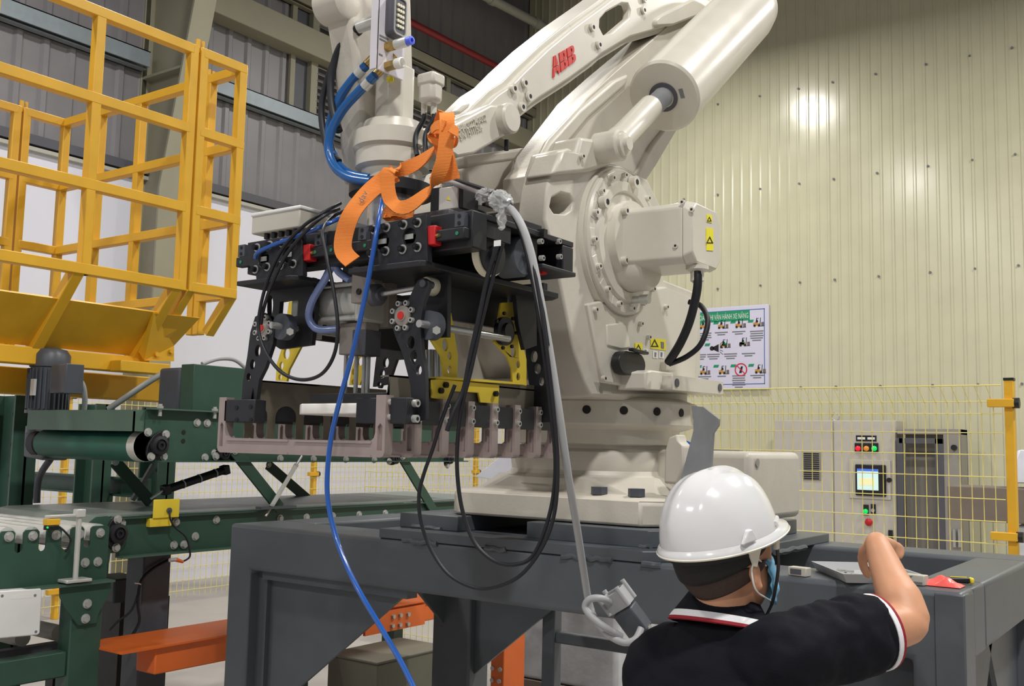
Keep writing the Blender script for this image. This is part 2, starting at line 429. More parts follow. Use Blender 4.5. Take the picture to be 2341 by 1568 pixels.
# pipes and roof steel
pp = tag(obj('fire_pipe', M().tube([(WX + .35, 6.9, 7.80), (WX + .35, WY - .3, 7.90)], .055, smooth=False, n=14), 'pipe_red'), 'red painted pipe running high along the grey corrugated wall', 'pipe')
pq = thing('roof_pipe', 'pale grey pipe with couplings high up near the wall corner', 'pipe', (WX + .4, 10, 8.9))
obj('pipe', M().tube([(WX + .4, 9.5, 8.75), (WX + .4, WY - .1, 9.02)], .08, smooth=False, n=14), 'pipe_pale', pq)
for yy in (12.6, 13.9): obj('coupling', M().cyl((WX + .4, yy, 8.76 + (yy - 9.5) * .056), (WX + .4, yy + .12, 8.767 + (yy - 9.5) * .056), .1, n=14), 'pipe_pale', pq)
trim(10, M().box((WX + .3, 13.0, 9.2), (4, 13.3, 9.62)), 'roof_blue')
trim(11, M().box((WX + .3, 10.4, 9.35), (4, 10.6, 9.7)), 'roof_dark')
for k, xx in enumerate((-8.4, -6.8, -5.2)): trim(12 + k, M().box((xx, 4, 9.5), (xx + .1, 14.2, 9.7)), 'roof_dark')
# ------------------------------------------------------------------ palletising robot
AX, AY, AZ = -1.80, 3.04, 1.42
rob = thing('palletising_robot', 'large off-white palletising robot arm with red lettering on a grey steel stand', 'robot', (AX, AY, AZ))
RW, RC = 'robot_white', 'robot_white_cast'
def octo(h, z, c=.45, cx_=AX, cy_=AY):
    k = h * c
    return [Vector((cx_ + a, cy_ + b, z)) for a, b in ((-h, -k), (-k, -h), (k, -h), (h, -k), (h, k), (k, h), (-k, h), (-h, k))]
base = obj('base', M().loft([octo(.40, 1.42, .86, -1.765, 3.055), octo(.40, 1.488, .86, -1.765, 3.055), octo(.391, 1.500, .86, -1.765, 3.055), octo(.33, 1.510, .78, -1.775, 3.05), octo(.305, 1.556, .5)]), RC, rob, bevel=.008, seg=2, smooth=30)
hx = mesh_of('bolt', M().cyl((0, 0, 0), (0, 0, .024), .026, n=6), Vector(), 'motor_grey')
for u, v in ((1370, 1119), (1455, 1121)):
    p = site(u, v, y=2.705); stamp('bolt', hx, (p.x, 2.705, 1.505), base)
for a in (180, 90): stamp('bolt', hx, (AX + .345 * math.cos(R(a)), AY + .345 * math.sin(R(a)), 1.505), base)
ybx = 2.95
xa, xb = site(1560, 1100, y=ybx).x, site(1716, 1100, y=ybx).x; yb2 = site(1831, 1100, x=xb).y
zt4 = site(1716, 1032, y=ybx).z
bx_ = obj('cable_box', M().box((xa - .1, ybx, 1.43), (xb, yb2, zt4)), RC, rob, bevel=.022, seg=3)
p = site(1730, 1058, x=xb); obj('hole_disc', M().cyl((xb - .01, p.y, p.z), (xb + .004, p.y, p.z), .014, n=16), 'cabinet_inner', bx_)  # open hole in the side face, its shade put in as a grey disc
obj('lid_groove', M().box((xa, ybx + .06, zt4 - .001), (xb - .06, ybx + .085, zt4 + .004)), 'cabinet_inner', bx_)
obj('column_ring', M().lathe([(.33, 1.53), (.325, 1.55), (.30, 1.562), (.293, 1.575), (.297, 1.60), (.285, 1.635), (.262, 1.645), (.26, 1.655), (.283, 1.662), (.285, 1.72)], (AX, AY, 0), n=64), RC, rob, smooth=35)
fl_ = obj('bolt_flange', M().lathe([(.28, 1.705), (.338, 1.722), (.345, 1.80), (.30, 1.815)], (AX, AY, 0), n=18), RC, rob, smooth=12, bevel=.005)
hole = mesh_of('bolt_hole', M().cyl((0, 0, 0), (.006, 0, 0), .0135, n=16), Vector(), 'dark_hole')
_lo = Vector((0, 0, 1)).orthogonal().normalized(); _ph = math.atan2(_lo.y, _lo.x)
for i in range(18):
    a = _ph + 2 * math.pi * (i + .5) / 18
    if math.sin(a) > .55: continue
    stamp('bolt_hole', hole, (AX + .334 * math.cos(a), AY + .334 * math.sin(a), 1.768), fl_, (0, 0, a))
# turret
TX0 = -1.55
tp = [(1352, 905), (1336, 872), (1312, 800), (1280, 640), (1262, 560), (1245, 500), (1251, 430), (1262, 385), (1275, 345), (1300, 338), (1322, 349), (1345, 352), (1385, 372), (1420, 378), (1480, 410), (1510, 470), (1518, 640), (1590, 668), (1602, 700), (1602, 855), (1575, 905)]
win = [(1258, 472), (1262, 452), (1283, 441), (1303, 446), (1312, 462), (1308, 480), (1292, 490), (1268, 488)]
tur = obj('turret', M().prism(tx(tp, TX0), (-.095, 0, 0), [tx(win, TX0)]), RC, rob, bevel=.018, seg=3)
tlo = [(1352, 905), (1336, 872), (1312, 800), (1286, 690), (1400, 660), (1518, 660), (1590, 672), (1602, 700), (1602, 855), (1575, 905)]
obj('turret_block', M().prism([p + Y * .004 for p in tx(tlo, TX0 - .05)], (-.45, 0, 0)), RC, rob, bevel=.018, seg=3)
obj('turret_flank', M().prism([p + X * -.42 for p in tx(tp, TX0)], (-.08, 0, 0)), RC, rob, bevel=.018, seg=3)
q0, q1 = site(1352, 905, x=TX0), site(1575, 905, x=TX0)
obj('turret_foot', M().loft([[Vector((AX + .25, q0.y + .03, 1.80)), Vector((AX + .25, q1.y, 1.80)), Vector((AX - .3, q1.y, 1.80)), Vector((AX - .3, q0.y + .03, 1.80))], [Vector((TX0, q0.y - .02, 1.86)), Vector((TX0, q1.y, 1.86)), Vector((-2.05, q1.y, 1.86)), Vector((-2.05, q0.y - .02, 1.86))]]), RC, rob, bevel=.015)
# side panel with connector
pn = obj('side_panel', M().prism(tx([(1345, 694), (1380, 874), (1470, 890), (1560, 893), (1590, 880), (1600, 690), (1520, 655)], -1.535), (-.03, 0, 0)), RW, rob, bevel=.006)
sb_ = bolt_mesh('bolt', X, .009, .012, 'robot_white', n=10)
for u, v in ((1358, 708), (1377, 865), (1466, 882), (1462, 740), (1480, 771), (1520, 702), (1455, 850)): stamp('bolt', sb_, site(u, v, x=-1.535), pn)
sp = obj('cover_plate', M().prism(tx([(1388, 742), (1416, 738), (1436, 746), (1442, 795), (1420, 798), (1390, 790)], -1.53), (-.02, 0, 0)), RW, pn, bevel=.004)
cc = site(1427, 832, x=-1.53)
con = obj('connector', M().prism([Vector((-1.53, cc.y + math.copysign(max(0, abs(math.cos(a)) * .085 - 0), math.cos(a)), cc.z + .036 * math.copysign(min(1, abs(math.sin(a)) * 1.25), math.sin(a)))) for a in [i * math.pi / 12 for i in range(24)]], (.03, 0, 0)), 'black_plastic', pn, bevel=.006)
obj('connector_latch', M().bar((-1.49, cc.y - .03, cc.z + .042), (-1.49, cc.y + .07, cc.z + .038), .02, .010), 'black_plastic', con, bevel=.003)
obj('connector_ridge', M().bar((-1.498, cc.y - .0, cc.z - .03), (-1.498, cc.y + .08, cc.z - .026), .006, .003), 'bolt_steel', con)
def warn(px, x, parent, sub=True):
    lb = obj('warning_label', M().prism(tx(px, x), (-.002, 0, 0)), 'label_yellow', parent, smooth=0)
    return lb
def tri(u, v, s, x, parent):
    o_ = [(u, v - s), (u + s * .9, v + s * .8), (u - s * .9, v + s * .8)]; i_ = [(u, v - s * .55), (u + s * .55, v + s * .55), (u - s * .55, v + s * .55)]
    obj('warning_triangle', M().prism(tx(o_, x), (-.001, 0, 0), [tx(i_, x)]), 'ink_black', parent, smooth=0)
l1 = warn([(1452, 784), (1469, 785), (1469, 805), (1452, 804)], -1.533, pn); tri(1460, 795, 8, -1.532, l1)
l2 = warn([(1488, 773), (1522, 776), (1523, 801), (1488, 796)], -1.533, pn); tri(1497, 785, 10, -1.532, l2)
obj('pictogram', M().prism(tx([(1511, 781), (1518, 782), (1518, 797), (1512, 796)], -1.532), (-.001, 0, 0)), 'ink_grey', l2, smooth=0)
for u in (1476, 1498, 1512):
    lb = obj('instruction_label', M().prism(tx([(u - 5, 797 if u < 1480 else 802), (u + 6, 798 if u < 1480 else 803), (u + 6, 806 if u < 1480 else 819), (u - 5, 805 if u < 1480 else 818)], -1.533), (-.002, 0, 0)), 'label_white', pn, smooth=0)
    obj('pictogram', M().prism(tx([(u - 1, 805), (u + 3, 806), (u + 2, 816), (u - 1, 815)] if u > 1480 else [(u - 2, 799), (u + 3, 800), (u + 2, 804), (u - 2, 803)], -1.532), (-.001, 0, 0)), 'ink_grey', lb, smooth=0)
# rear gearbox shoulder and fork pocket
sh = tx([(1505, 655), (1590, 668), (1604, 690), (1600, 790), (1560, 800)], -1.545)
pk0, pk1 = site(1535, 873, x=-1.42), site(1655, 888, x=-1.42)
zt5 = site(1535, 856, x=-1.42).z
pocket = obj('lifting_pocket', M().prism([Vector((-1.42, pk0.y, zt5)), Vector((-1.42, pk1.y, zt5 + .004)), Vector((-1.42, pk1.y, zt5 - .042)), Vector((-1.42, pk0.y, zt5 - .048))], (-.17, 0, 0)), RW, rob, bevel=.007, seg=3)
for u, v in ((1547, 875), (1645, 886)):
    p = site(u, v, x=-1.42); obj('pocket_hole', M().cyl((-1.43, p.y, p.z), (-1.417, p.y, p.z), .0135, n=20), 'cabinet_dark', pocket)
obj('pocket_shoulder', M().prism(tx([(1476, 850), (1490, 846), (1540, 852), (1540, 893), (1476, 890)], -1.45), (-.1, 0, 0)), RW, rob, bevel=.01, seg=3)
# axis-2 gearbox disc
DY, DZ, DR, DX = 2.733, 2.292, .240, -1.535
obj('gearbox_barrel', M().lathe([(DR * .97, -.14), (DR, -.12), (DR, -.01), (DR * .985, 0)], (DX, DY, DZ), X, n=64), RC, rob, smooth=35)
gd = obj('gearbox_cover', M().lathe([(DR * .955, -.005), (DR * .955, .010), (DR * .935, .016), (DR * .80, .017), (DR * .78, .026), (.16, .026), (.155, .018), (.128, .018), (.125, .045), (0, .046)], (DX, DY, DZ), X, n=64), RW, rob, smooth=30)
bl = bolt_mesh('bolt', X, .0095, .016, 'robot_white', n=10)
for i in range(16):
    a = 2 * math.pi * (i + .35) / 16
    stamp('bolt', bl, (DX + .014, DY + DR * .87 * math.cos(a), DZ + DR * .87 * math.sin(a)), gd)
bp = bolt_mesh('plug', X, .02, .022, 'robot_white', n=16)
for u, v in ((1375, 463), (1443, 418), ): stamp('plug', bp, site(u, v, x=DX + .02), gd)
p = site(1445, 686, x=DX + .02); obj('oil_fitting', M().cyl(p - X * .01, p + X * .035, .012, n=12).cyl(p + X * .03, p + X * .06, .015, n=8), 'brushed_alu', gd)
for i in range(8):
    a = 2 * math.pi * (i + .85) / 16 + math.pi * .55
    obj('cover_pad', M().cb((DX + .012, DY + DR * .87 * math.cos(a), DZ + DR * .87 * math.sin(a)), (.012, .03, .055), Matrix.Rotation(a, 3, 'X')), RW, gd, bevel=.003)
# axis-2 motor
my0 = 2.655
mx0, mx1 = -1.52, site(1582, 530, y=my0).x
my1 = site(1648, 530, x=mx1).y
mz1, mz0 = site(1500, 466, y=my0).z, site(1500, 606, y=my0).z
def octx(x, y0, y1, z0, z1, c):
    return [Vector((x, *p)) for p in ((y0 + c, z0), (y1 - c, z0), (y1, z0 + c), (y1, z1 - c), (y1 - c, z1), (y0 + c, z1), (y0, z1 - c), (y0, z0 + c))]
mo = obj('axis_motor', M().loft([octx(mx0, my0, my1, mz0, mz1, .018), octx(mx1 - .03, my0, my1, mz0, mz1, .018)]), RW, rob, bevel=.006, seg=3)
obj('motor_cap', M().loft([octx(mx1 - .03, my0 - .003, my1 + .003, mz0 - .003, mz1 + .003, .022), octx(mx1, my0 + .004, my1 - .004, mz0 + .004, mz1 - .004, .03)]), RW, mo, bevel=.004)
obj('motor_flange', M().lathe([(.10, -.05), (.10, .0), (.085, .015)], (mx0 + .02, (my0 + my1) / 2, (mz0 + mz1) / 2), X, n=32), RW, mo)
obj('motor_skirt', M().lathe([(.08, -.02), (.08, .07), (.07, .085)], (mx0, my0 + .085, mz0 + .02), X, n=28), RW, mo)
for u, v in ((1422, 483), (1421, 596)): p = site(u, v, y=my0); stamp('bolt', bolt_mesh('bolt', X, .013, .02, 'robot_white', n=10), (p.x, my0 + .0, p.z), mo)
ml = bolt_mesh('bolt', -Y, .008, .006, 'robot_white', n=10)
for u, v in ((1582, 479), (1545, 562), (1560, 462)): p = site(u, v, y=my0); stamp('bolt', ml, (p.x, my0 + .002, p.z), mo)
l1 = warn([(1617, 490), (1628, 492), (1628, 509), (1617, 507)], mx1 + .002, mo); tri(1622, 501, 6, mx1 + .003, l1)
l2 = warn([(1615, 521), (1631, 523), (1631, 573), (1616, 572)], mx1 + .002, mo); tri(1623, 549, 9, mx1 + .003, l2)
p = site(1594, 606, y=(my0 + my1) / 2 - .03)
gl = obj('cable_gland', M().lathe([(.034, 0), (.034, -.012), (.02, -.018), (.02, -.045), (.014, -.05)], (p.x, p.y, mz0), Z, n=20), RW, mo)
def cable(name, pts, r, mt, parent, n=10): return obj(name, M().tube(pts, r, n=n), mt, parent)
cable('motor_cable', [site(1594, 615, y=2.72), site(1594, 660, y=2.72), site(1578, 730, y=2.74), site(1555, 785, y=2.76), site(1528, 828, y=2.80)], .0135, 'black_rubber', rob)
cable('motor_cable', [site(1575, 690, y=2.84), site(1603, 700, y=2.84), site(1618, 735, y=2.82), site(1603, 785, y=2.80), site(1570, 815, y=2.80), site(1530, 832, y=2.80)], .0085, 'black_rubber', rob)
p = site(1524, 838, x=-1.53); obj('cable_clip', M().cb(p, (.03, .07, .03)), RW, rob, bevel=.004)
# balance spring cylinder
BX = -1.49
def byz(u, v): p = site(u, v, x=BX); return p
bp0, bf = byz(1400, 335), byz(1517, 222)
bd = (byz(1690, 42) - bf).normalized()
cyl = obj('balance_cylinder', M().lathe([(.036, -.004), (.036, .0), (.116, .0), (.124, .008), (.124, .86), (.115, .94), (.085, .985), (0, 1.0)], bf, bd, n=56), RW, rob, smooth=30)
obj('piston_rod', M().cyl(bp0 + bd * .15, bf + bd * .05, .034, n=24), 'steel_grey_worn', cyl)
obj('rod_hole_ring', M().lathe([(.05, -.003), (.05, .001), (.03, .001)], bf - bd * .001, bd, n=28), 'cabinet_dark', cyl)  # dark ring paints the shade of the hole round the rod
obj('rod_sleeve', M().lathe([(.043, .02), (.043, .05), (.040, .06), (.040, (bf - bp0).length * .74)], bp0, bd, n=28), RW, cyl)
pe = obj('pivot_eye', M().lathe([(.048, -.05), (.048, .03), (.042, .036)], bp0, X, n=32), RW, rob)
obj('pivot_pin', M().lathe([(.036, .0), (.036, .010), (.022, .012), (.020, .024), (0, .024)], bp0 + X * .036, X, n=24), RW, pe)
bn = bd.cross(X); lc0 = bf + X * .066 - bd * .0015
obj('code_label', M().prism([lc0 + X * a + bn * b_ for a, b_ in ((-.007, -.016), (.007, -.016), (.007, .016), (-.007, .016))], bd * .001), 'ink_grey', cyl, smooth=0)
lug = obj('pivot_lug', M().prism(tx([(1262, 400), (1285, 345), (1318, 350), (1328, 312), (1368, 318), (1400, 352), (1398, 378), (1350, 392)], -1.53), (-.10, 0, 0)), RC, rob, bevel=.012, seg=3)
p = site(1327, 358, x=-1.53); stamp('bolt', sb_, p, lug)
# lower arm
lp = [(1165, 500), (1150, 470), (1149, 412), (1171, 386), (1181, 359), (1212, 318), (1273, 239), (1342, 178), (1400, 130), (1470, 70), (1560, -10), (1650, -110), (1722, -128), (1775, -98), (1786, -40), (1762, 15), (1700, 90), (1620, 200), (1543, 297), (1471, 413), (1420, 480), (1350, 540), (1260, 560), (1215, 520)]
mouth = [(1171, 470), (1173, 440), (1187, 414), (1211, 406), (1213, 440), (1205, 480), (1190, 500), (1176, 492)]
LT = .115
lq = tx(lp, -1.655)
for i in range(0, 12): p = site(*lp[i], x=-1.655 - LT); lq[i] = Vector((-1.655, p.y, p.z))
mq = [Vector((-1.655, p.y, p.z)) for p in tx(mouth, -1.655 - LT * .75)]
la = obj('lower_arm', M().prism(lq, (-LT, 0, 0), [mq]), RC, rob, bevel=.03, seg=4)
obj('arm_back_web', M().prism([Vector((-1.655 - LT, p.y + .02, p.z)) for p in tx([(1160, 520), (1160, 395), (1235, 380), (1240, 520)], -1.655 - LT)], (-.012, 0, 0)), RC, la)
obj('arm_rib', M().prism(tx([(1230, 380), (1262, 318), (1330, 245), (1400, 185), (1440, 168), (1432, 196), (1350, 268), (1290, 340), (1250, 400)], -1.645), (-.03, 0, 0)), RC, la, bevel=.012, seg=3)
obj('arm_rib', M().prism(tx([(1446, 420), (1492, 330), (1540, 270), (1556, 285), (1500, 380), (1470, 425)], -1.64), (-.03, 0, 0)), RC, la, bevel=.01, seg=2)
# upper arm
up = [(985, 290), (1014, 256), (1050, 222), (1082, 202), (1113, 171), (1171, 118), (1236, 67), (1308, 17), (1380, -35), (1480, -95), (1600, -130), (1690, -136), (1742, -105), (1752, -65), (1732, -28), (1660, 10), (1547, 66), (1444, 96), (1380, 135), (1366, 148), (1308, 191), (1239, 236), (1192, 272), (1161, 308), (1085, 352), (1051, 360), (1020, 345), (1000, 330)]
slot = [(1371, 62), (1372, 44), (1386, 28), (1422, 8), (1436, 9), (1441, 22), (1438, 40), (1396, 76), (1380, 80)]
slot2 = [(1045, 254), (1060, 240), (1078, 235), (1072, 247), (1052, 262)]
UT = .125
P_ = tx(up, -1.64)
for i in range(0, 12): p = site(*up[i], x=-1.64 - UT); P_[i] = Vector((-1.64, p.y, p.z))
ua = obj('upper_arm', M().prism([p - X * .02 for p in P_], (-UT + .02, 0, 0), [[Vector((-1.66, p.y, p.z)) for p in tx([(1330, 105), (1345, 60), (1390, 20), (1440, -10), (1500, -30), (1530, 0), (1500, 40), (1440, 75), (1390, 100)], -1.66)]]), RW, rob, bevel=.026, seg=4)
c0 = sum(P_, Vector()) / len(P_)
def inset(P, k):
    out = []
    for i in range(len(P)):
        a, b_, c_ = P[i - 1], P[i], P[(i + 1) % len(P)]
        d1 = (b_ - a).normalized(); d2 = (c_ - b_).normalized(); nn = (X.cross(d1) + X.cross(d2)).normalized()
        out.append(b_ + nn * k)
    return out
sg = 1 if (inset(P_, .01)[5] - c0).length < (P_[5] - c0).length else -1
obj('arm_flank', M().prism(inset(P_, .018 * sg), (-.03, 0, 0), [tx(slot, -1.64), tx(slot2, -1.64)]), RW, ua, bevel=.006, seg=2)
tb = obj('wrist_link', M().prism(tx([(1000, 300), (1038, 282), (1122, 238), (1150, 240), (1182, 268), (1163, 306), (1085, 352), (1051, 359), (1020, 338)], -1.615), (-.05, 0, 0)), RW, ua, bevel=.008, seg=3)
p = site(1163, 271, x=-1.60); obj('pivot_cap', M().lathe([(.043, -.03), (.043, .008), (.037, .014), (0, .015)], (-1.60, p.y, p.z), X, n=32), RW, ua)
bs = bolt_mesh('boss', X, .014, .008, 'robot_white', n=16)
for u, v in ((1173, 203), (1192, 245), (1353, 63), (1368, 103), (1198, 190), (1208, 221), (1470, 24), (1472, -2)): stamp('boss', bs, site(u, v, x=-1.637), ua)
obj('joint_cover', M().prism(tx([(1502, 60), (1500, 45), (1520, 30), (1600, -10), (1640, 5), (1600, 35), (1540, 58)], -1.625), (-.03, 0, 0)), RW, ua, bevel=.008)
# lettering
def quad(u, v):  # unit square on the arm's flank
    a = Vector((1265, 178)); b = Vector((1318, 138)); c = Vector((1261, 132)); d = Vector((1313, 101))
    q = (a * (1 - u) + b * u) * (1 - v) + (c * (1 - u) + d * u) * v
    return site(q.x, q.y, x=-1.636)
lg = M()
def let(l): lg.prism([quad(u, v) for u, v in l], (-.004, 0, 0))
A_ = [[(0, 0), (.075, 0), (.095, .2), (.148, .2), (.148, .46), (.042, .46)], [(.048, .50), (.148, .50), (.148, 1), (.11, 1)]]
for q in A_: let(q); let([(.308 - u, v) for u, v in q])
for o_ in (.345, .68):
    let([(o_, 0), (o_ + .145, 0), (o_ + .145, .46), (o_, .46)]); let([(o_, .50), (o_ + .145, .50), (o_ + .145, 1), (o_, 1)])
    let([(o_ + .16, 0), (o_ + .25, .0), (o_ + .305, .08), (o_ + .315, .22), (o_ + .305, .38), (o_ + .255, .46), (o_ + .16, .46), (o_ + .16, .33), (o_ + .205, .33), (o_ + .205, .15), (o_ + .16, .15)])
    let([(o_ + .16, .50), (o_ + .24, .50), (o_ + .285, .58), (o_ + .295, .74), (o_ + .285, .90), (o_ + .235, 1.0), (o_ + .16, 1.0), (o_ + .16, .85), (o_ + .205, .85), (o_ + .205, .66), (o_ + .16, .66)])
obj('lettering', lg, 'logo_red', ua, smooth=0)
e0 = site(1048, 305, x=-1.614); e1 = site(1112, 275, x=-1.614); ex = (e1 - e0).normalized(); ey = (X.cross(ex)); 
glyphs('4HAC022740-002', e0, ex, ey, .026, .001, 'robot_white', 'cast_text', tb, squash=.72, relief=.07)
e2 = site(1052, 322, x=-1.614); glyphs('S/N 15111506', e2, ex, ey, .026, .001, 'robot_white', 'cast_text', tb, squash=.72, relief=.07)
p = site(1158, 320, x=-1.63); obj('stop_pin', M().cyl(p, p - Z * .03, .007, n=10), 'black_plastic', ua)
# wrist
WXr, WYr = -1.80, 1.95
wr_ = obj('wrist', M().lathe([(.075, 2.335), (.082, 2.34), (.082, 2.368), (.098, 2.376), (.098, 2.415), (.094, 2.42), (.106, 2.427), (.106, 2.468), (.085, 2.474), (.078, 2.50), (0, 2.502)], (WXr, WYr, 0), n=56), RW, rob, smooth=30)
wm = obj('wrist_motor', M().loft([[Vector((WXr + a * .048, WYr + b * .048, z)) for a, b in ((-1, -.5), (-.5, -1), (.5, -1), (1, -.5), (1, .5), (.5, 1), (-.5, 1), (-1, .5))] for z in (2.49, 2.655)]), RW, rob, bevel=.006, seg=3)
p0, p1 = site(955, 172, y=1.9), site(988, 240, y=1.9)
cb_ = obj('terminal_box', M().box((p0.x, 1.9, p1.z + .015), (p1.x, 1.945, p0.z)), RW, wm, bevel=.012, seg=2)
obj('terminal_lid', M().box((p0.x - .003, 1.897, p0.z - .03), (p1.x + .003, 1.948, p0.z + .004)), RW, cb_, bevel=.008)
for u in (970, 992):
    a = site(u, 236, y=1.93); obj('cable_gland', M().cyl(a, a - Z * .03, .008, n=12), RW, cb_)
    cable('wrist_cable', [a - Z * .02, site(u, 270, y=1.93), site(u - 18, 305, y=1.92), site(u - 20, 335, y=1.91), site(u - 16, 356, y=1.90)], .0065, 'black_rubber', rob)
lb = obj('warning_label', M().prism([site(u, v, y=1.9) for u, v in ((884, 176), (899, 174), (900, 186), (885, 188))], (0, -.001, 0)), 'label_yellow', wm, smooth=0)
obj('tilt_housing', M().prism(tx([(930, 392), (940, 318), (985, 290), (1020, 300), (1040, 360), (1000, 385)], -1.72), (-.16, 0, 0)), RW, rob, bevel=.012, seg=3)
sl_ = obj('wrist_upright', M().prism(tx([(800, -90), (795, 20), (812, 120), (826, 260), (834, 412), (870, 420), (930, 400), (948, 200), (940, -90)], -1.86), (-.09, 0, 0)), RC, rob, bevel=.014, seg=3)
p = site(786, 5, x=-1.88); obj('upright_pivot', M().lathe([(.05, -.07), (.05, .015), (.04, .022)], (-1.88, p.y, p.z), X, n=28), RC, sl_)
# parallel linkage behind the gripper
obj('link_casting', M().prism(tx([(1062, 385), (1085, 368), (1110, 362), (1150, 360), (1182, 358), (1172, 392), (1160, 440), (1130, 470), (1095, 440), (1066, 420)], -1.80), (-.10, 0, 0)), RC, rob, bevel=.012, seg=3)
obj('link_rod', M().bar(site(1050, 372, x=-1.82), site(1190, 352, x=-1.82), .05, .035), RC, rob, bevel=.01)
# connector panel on the wrist with fittings
px0 = -1.735
y0, y1 = site(863, 90, x=px0).y, site(925, 90, x=px0).y
jp = obj('connector_panel', M().prism([Vector((px0, y0, site(864, 157, x=px0).z)), Vector((px0, y1, site(924, 184, x=px0).z)), Vector((px0, y1, 3.0)), Vector((px0, y0, 3.0))], (-.006, 0, 0)), 'zinc_panel', rob)
obj('panel_flange', M().box((px0 - .022, y0 - .003, site(864, 157, x=px0).z), (px0, y0 + .003, 3.0)), 'zinc_panel', jp)
obj('panel_back', M().box((px0 - .024, y0, site(864, 150, x=px0).z + .05), (px0 - .018, y1, 2.95)), 'zinc_panel', jp)
c = site(895, 44, x=px0)
def rr(hy, hz, r, c, n=5):
    o_ = []
    for sx, sz, a0 in ((1, 1, 0), (-1, 1, 90), (-1, -1, 180), (1, -1, 270)):
        for i in range(n): a = R(a0 + 90 * i / (n - 1)); o_.append(Vector((c.x, c.y + sx * (hy - r) + r * math.cos(a), c.z + sz * (hz - r) + r * math.sin(a))))
    return o_
fr = obj('socket_frame', M().prism(rr(.024, .052, .012, c), (.03, 0, 0)), 'cabinet_dark', jp, bevel=.003)
obj('socket_rim', M().prism(rr(.023, .051, .011, c + X * .03), (.003, 0, 0), [rr(.020, .047, .009, c + X * .03)]), 'bolt_steel', fr)
ins = M()
for i in range(5):
    for k in range(3): ins.cyl(c + X * .03 + Y * (.009 * (k - 1)) + Z * (.028 - .014 * i), c + X * .034 + Y * (.009 * (k - 1)) + Z * (.028 - .014 * i), .0042, n=8)
obj('socket_contacts', ins, 'ivory', fr, kind='stuff')
for i, (v, mt2) in enumerate(((108, 'brushed_alu'), (152, 'nylon_white'))):
    c = site(885, v, x=px0); ft = obj('hose_fitting', M().cyl(c, c + X * .03, .014, n=6), 'brass', jp)
    if i == 0:
        obj('valve_body', M().cyl(c + X * .03, c + X * .07, .013, n=14), mt2, ft); obj('push_collar', M().lathe([(.011, .07), (.011, .085), (.006, .086), (.005, .075), (0, .075)], c, X, n=18), 'fitting_blue', ft)
    else: obj('plastic_cap', M().lathe([(.012, .03), (.014, .034), (.014, .052), (.011, .054), (.010, .04), (0, .04)], c, X, n=18), mt2, ft)
ink = site(868, 80, x=px0 + .001)
for k, (dz, w) in enumerate(((0, .034), (-.009, .026), (-.05, .014))): obj('stencil_mark', M().box((px0, ink.y, ink.z + dz - .002), (px0 + .001, ink.y + w, ink.z + dz + .002)), 'ink_grey', jp)
for u, v in ((838, 148), (858, 172)):
    p = site(u, v, y=1.86); obj('hose_nipple', M().cyl(p, p + Vector((.05, .02, .05)), .012, n=10), 'brass', jp)
yh = 1.87
cable('air_hose', [site(*q, y=yh) for q in ((840, 147), (808, 180), (776, 225), (757, 275), (753, 325), (770, 372), (800, 398), (845, 408))], .0125, 'blue_hose', rob, 12)
cable('air_hose', [site(*q, y=yh - .03) for q in ((858, 172), (822, 208), (783, 252), (757, 302), (751, 345), (766, 383), (798, 407), (848, 416))], .0125, 'blue_hose', rob, 12)
for u, v in ((829, 158), (845, 186)): 
    p = site(u, v, y=yh - .002 - .03 * (u > 840)); q = site(u - 12, v + 14, y=yh - .002 - .03 * (u > 840)); obj('hose_clamp', M().cyl(p, q, .0138, n=14), 'brushed_alu', rob)
cable('signal_cable', [site(*q, y=1.855) for q in ((826, 58), (795, 82), (772, 120), (758, 170), (756, 215), (762, 260), (775, 300))], .0105, 'black_rubber', rob)
cable('signal_cable', [site(*q, y=1.865) for q in ((824, 70), (792, 100), (765, 140), (745, 195), (735, 250), (740, 305), (752, 345), (775, 370))], .0095, 'black_rubber', rob)
p = site(826, 60, y=1.855); obj('cable_gland', M().cyl(p - X * .012 , p + Vector((.045, .012, .01)), .017, n=18), 'brushed_alu', jp)
# ------------------------------------------------------------------ bag gripper hanging from the wrist
BK = 'black_anodised'
gr = thing('bag_gripper', 'black fork gripper with rows of grey fingers hanging from the robot wrist', 'gripper', (-1.80, 1.95, 1.62))
obj('adapter_plate', M().lathe([(.07, 2.30), (.112, 2.302), (.112, 2.33), (.08, 2.336)], (-1.80, 1.95, 0), n=48), BK, gr, smooth=30)
obj('mast_tube', M().lathe([(.062, 2.185), (.062, 2.30)], (-1.80, 1.95, 0), n=40), 'chrome', gr)
obj('mast_flange', M().lathe([(.09, 2.185), (.09, 2.2)], (-1.80, 1.95, 0), n=40), BK, gr)
XE = -1.362; XL = -2.12
yA = site(1237, 560, x=XE).y; yB = site(1311, 580, x=XE).y
zT = site(1080, 482, x=XE).z; zB = 2.088
ZT = 2.175
obj('top_plate', M().box((-2.08, 1.80, ZT - .014), (XE, yB, ZT)), BK, gr, bevel=.002)
obj('guide_beam', M().box((XL, 1.745, zB), (XE, 1.80, ZT - .001)), BK, gr, bevel=.003)
obj('guide_beam', M().box((XL, yB - .05, zB), (XE, yB, ZT - .015)).box((XE - .12, yA, zB - .004), (XE + .006, yB + .005, zB + .008)), BK, gr, bevel=.003)
obj('cross_plate', M().box((XE - .02, 1.80, zB + .035), (XE - .006, 1.90, ZT - .015)), BK, gr)
obj('cross_plate', M().box((XE - .03, yA - .02, zB - .03), (XE - .018, yA + .01, ZT - .015)), BK, gr)
obj('inner_web', M().box((-2.0, 1.98, zB), (-1.5, 2.0, ZT - .015)), BK, gr)
ra, rb_ = site(541, 601, y=1.725), site(1062, 545, y=1.725)
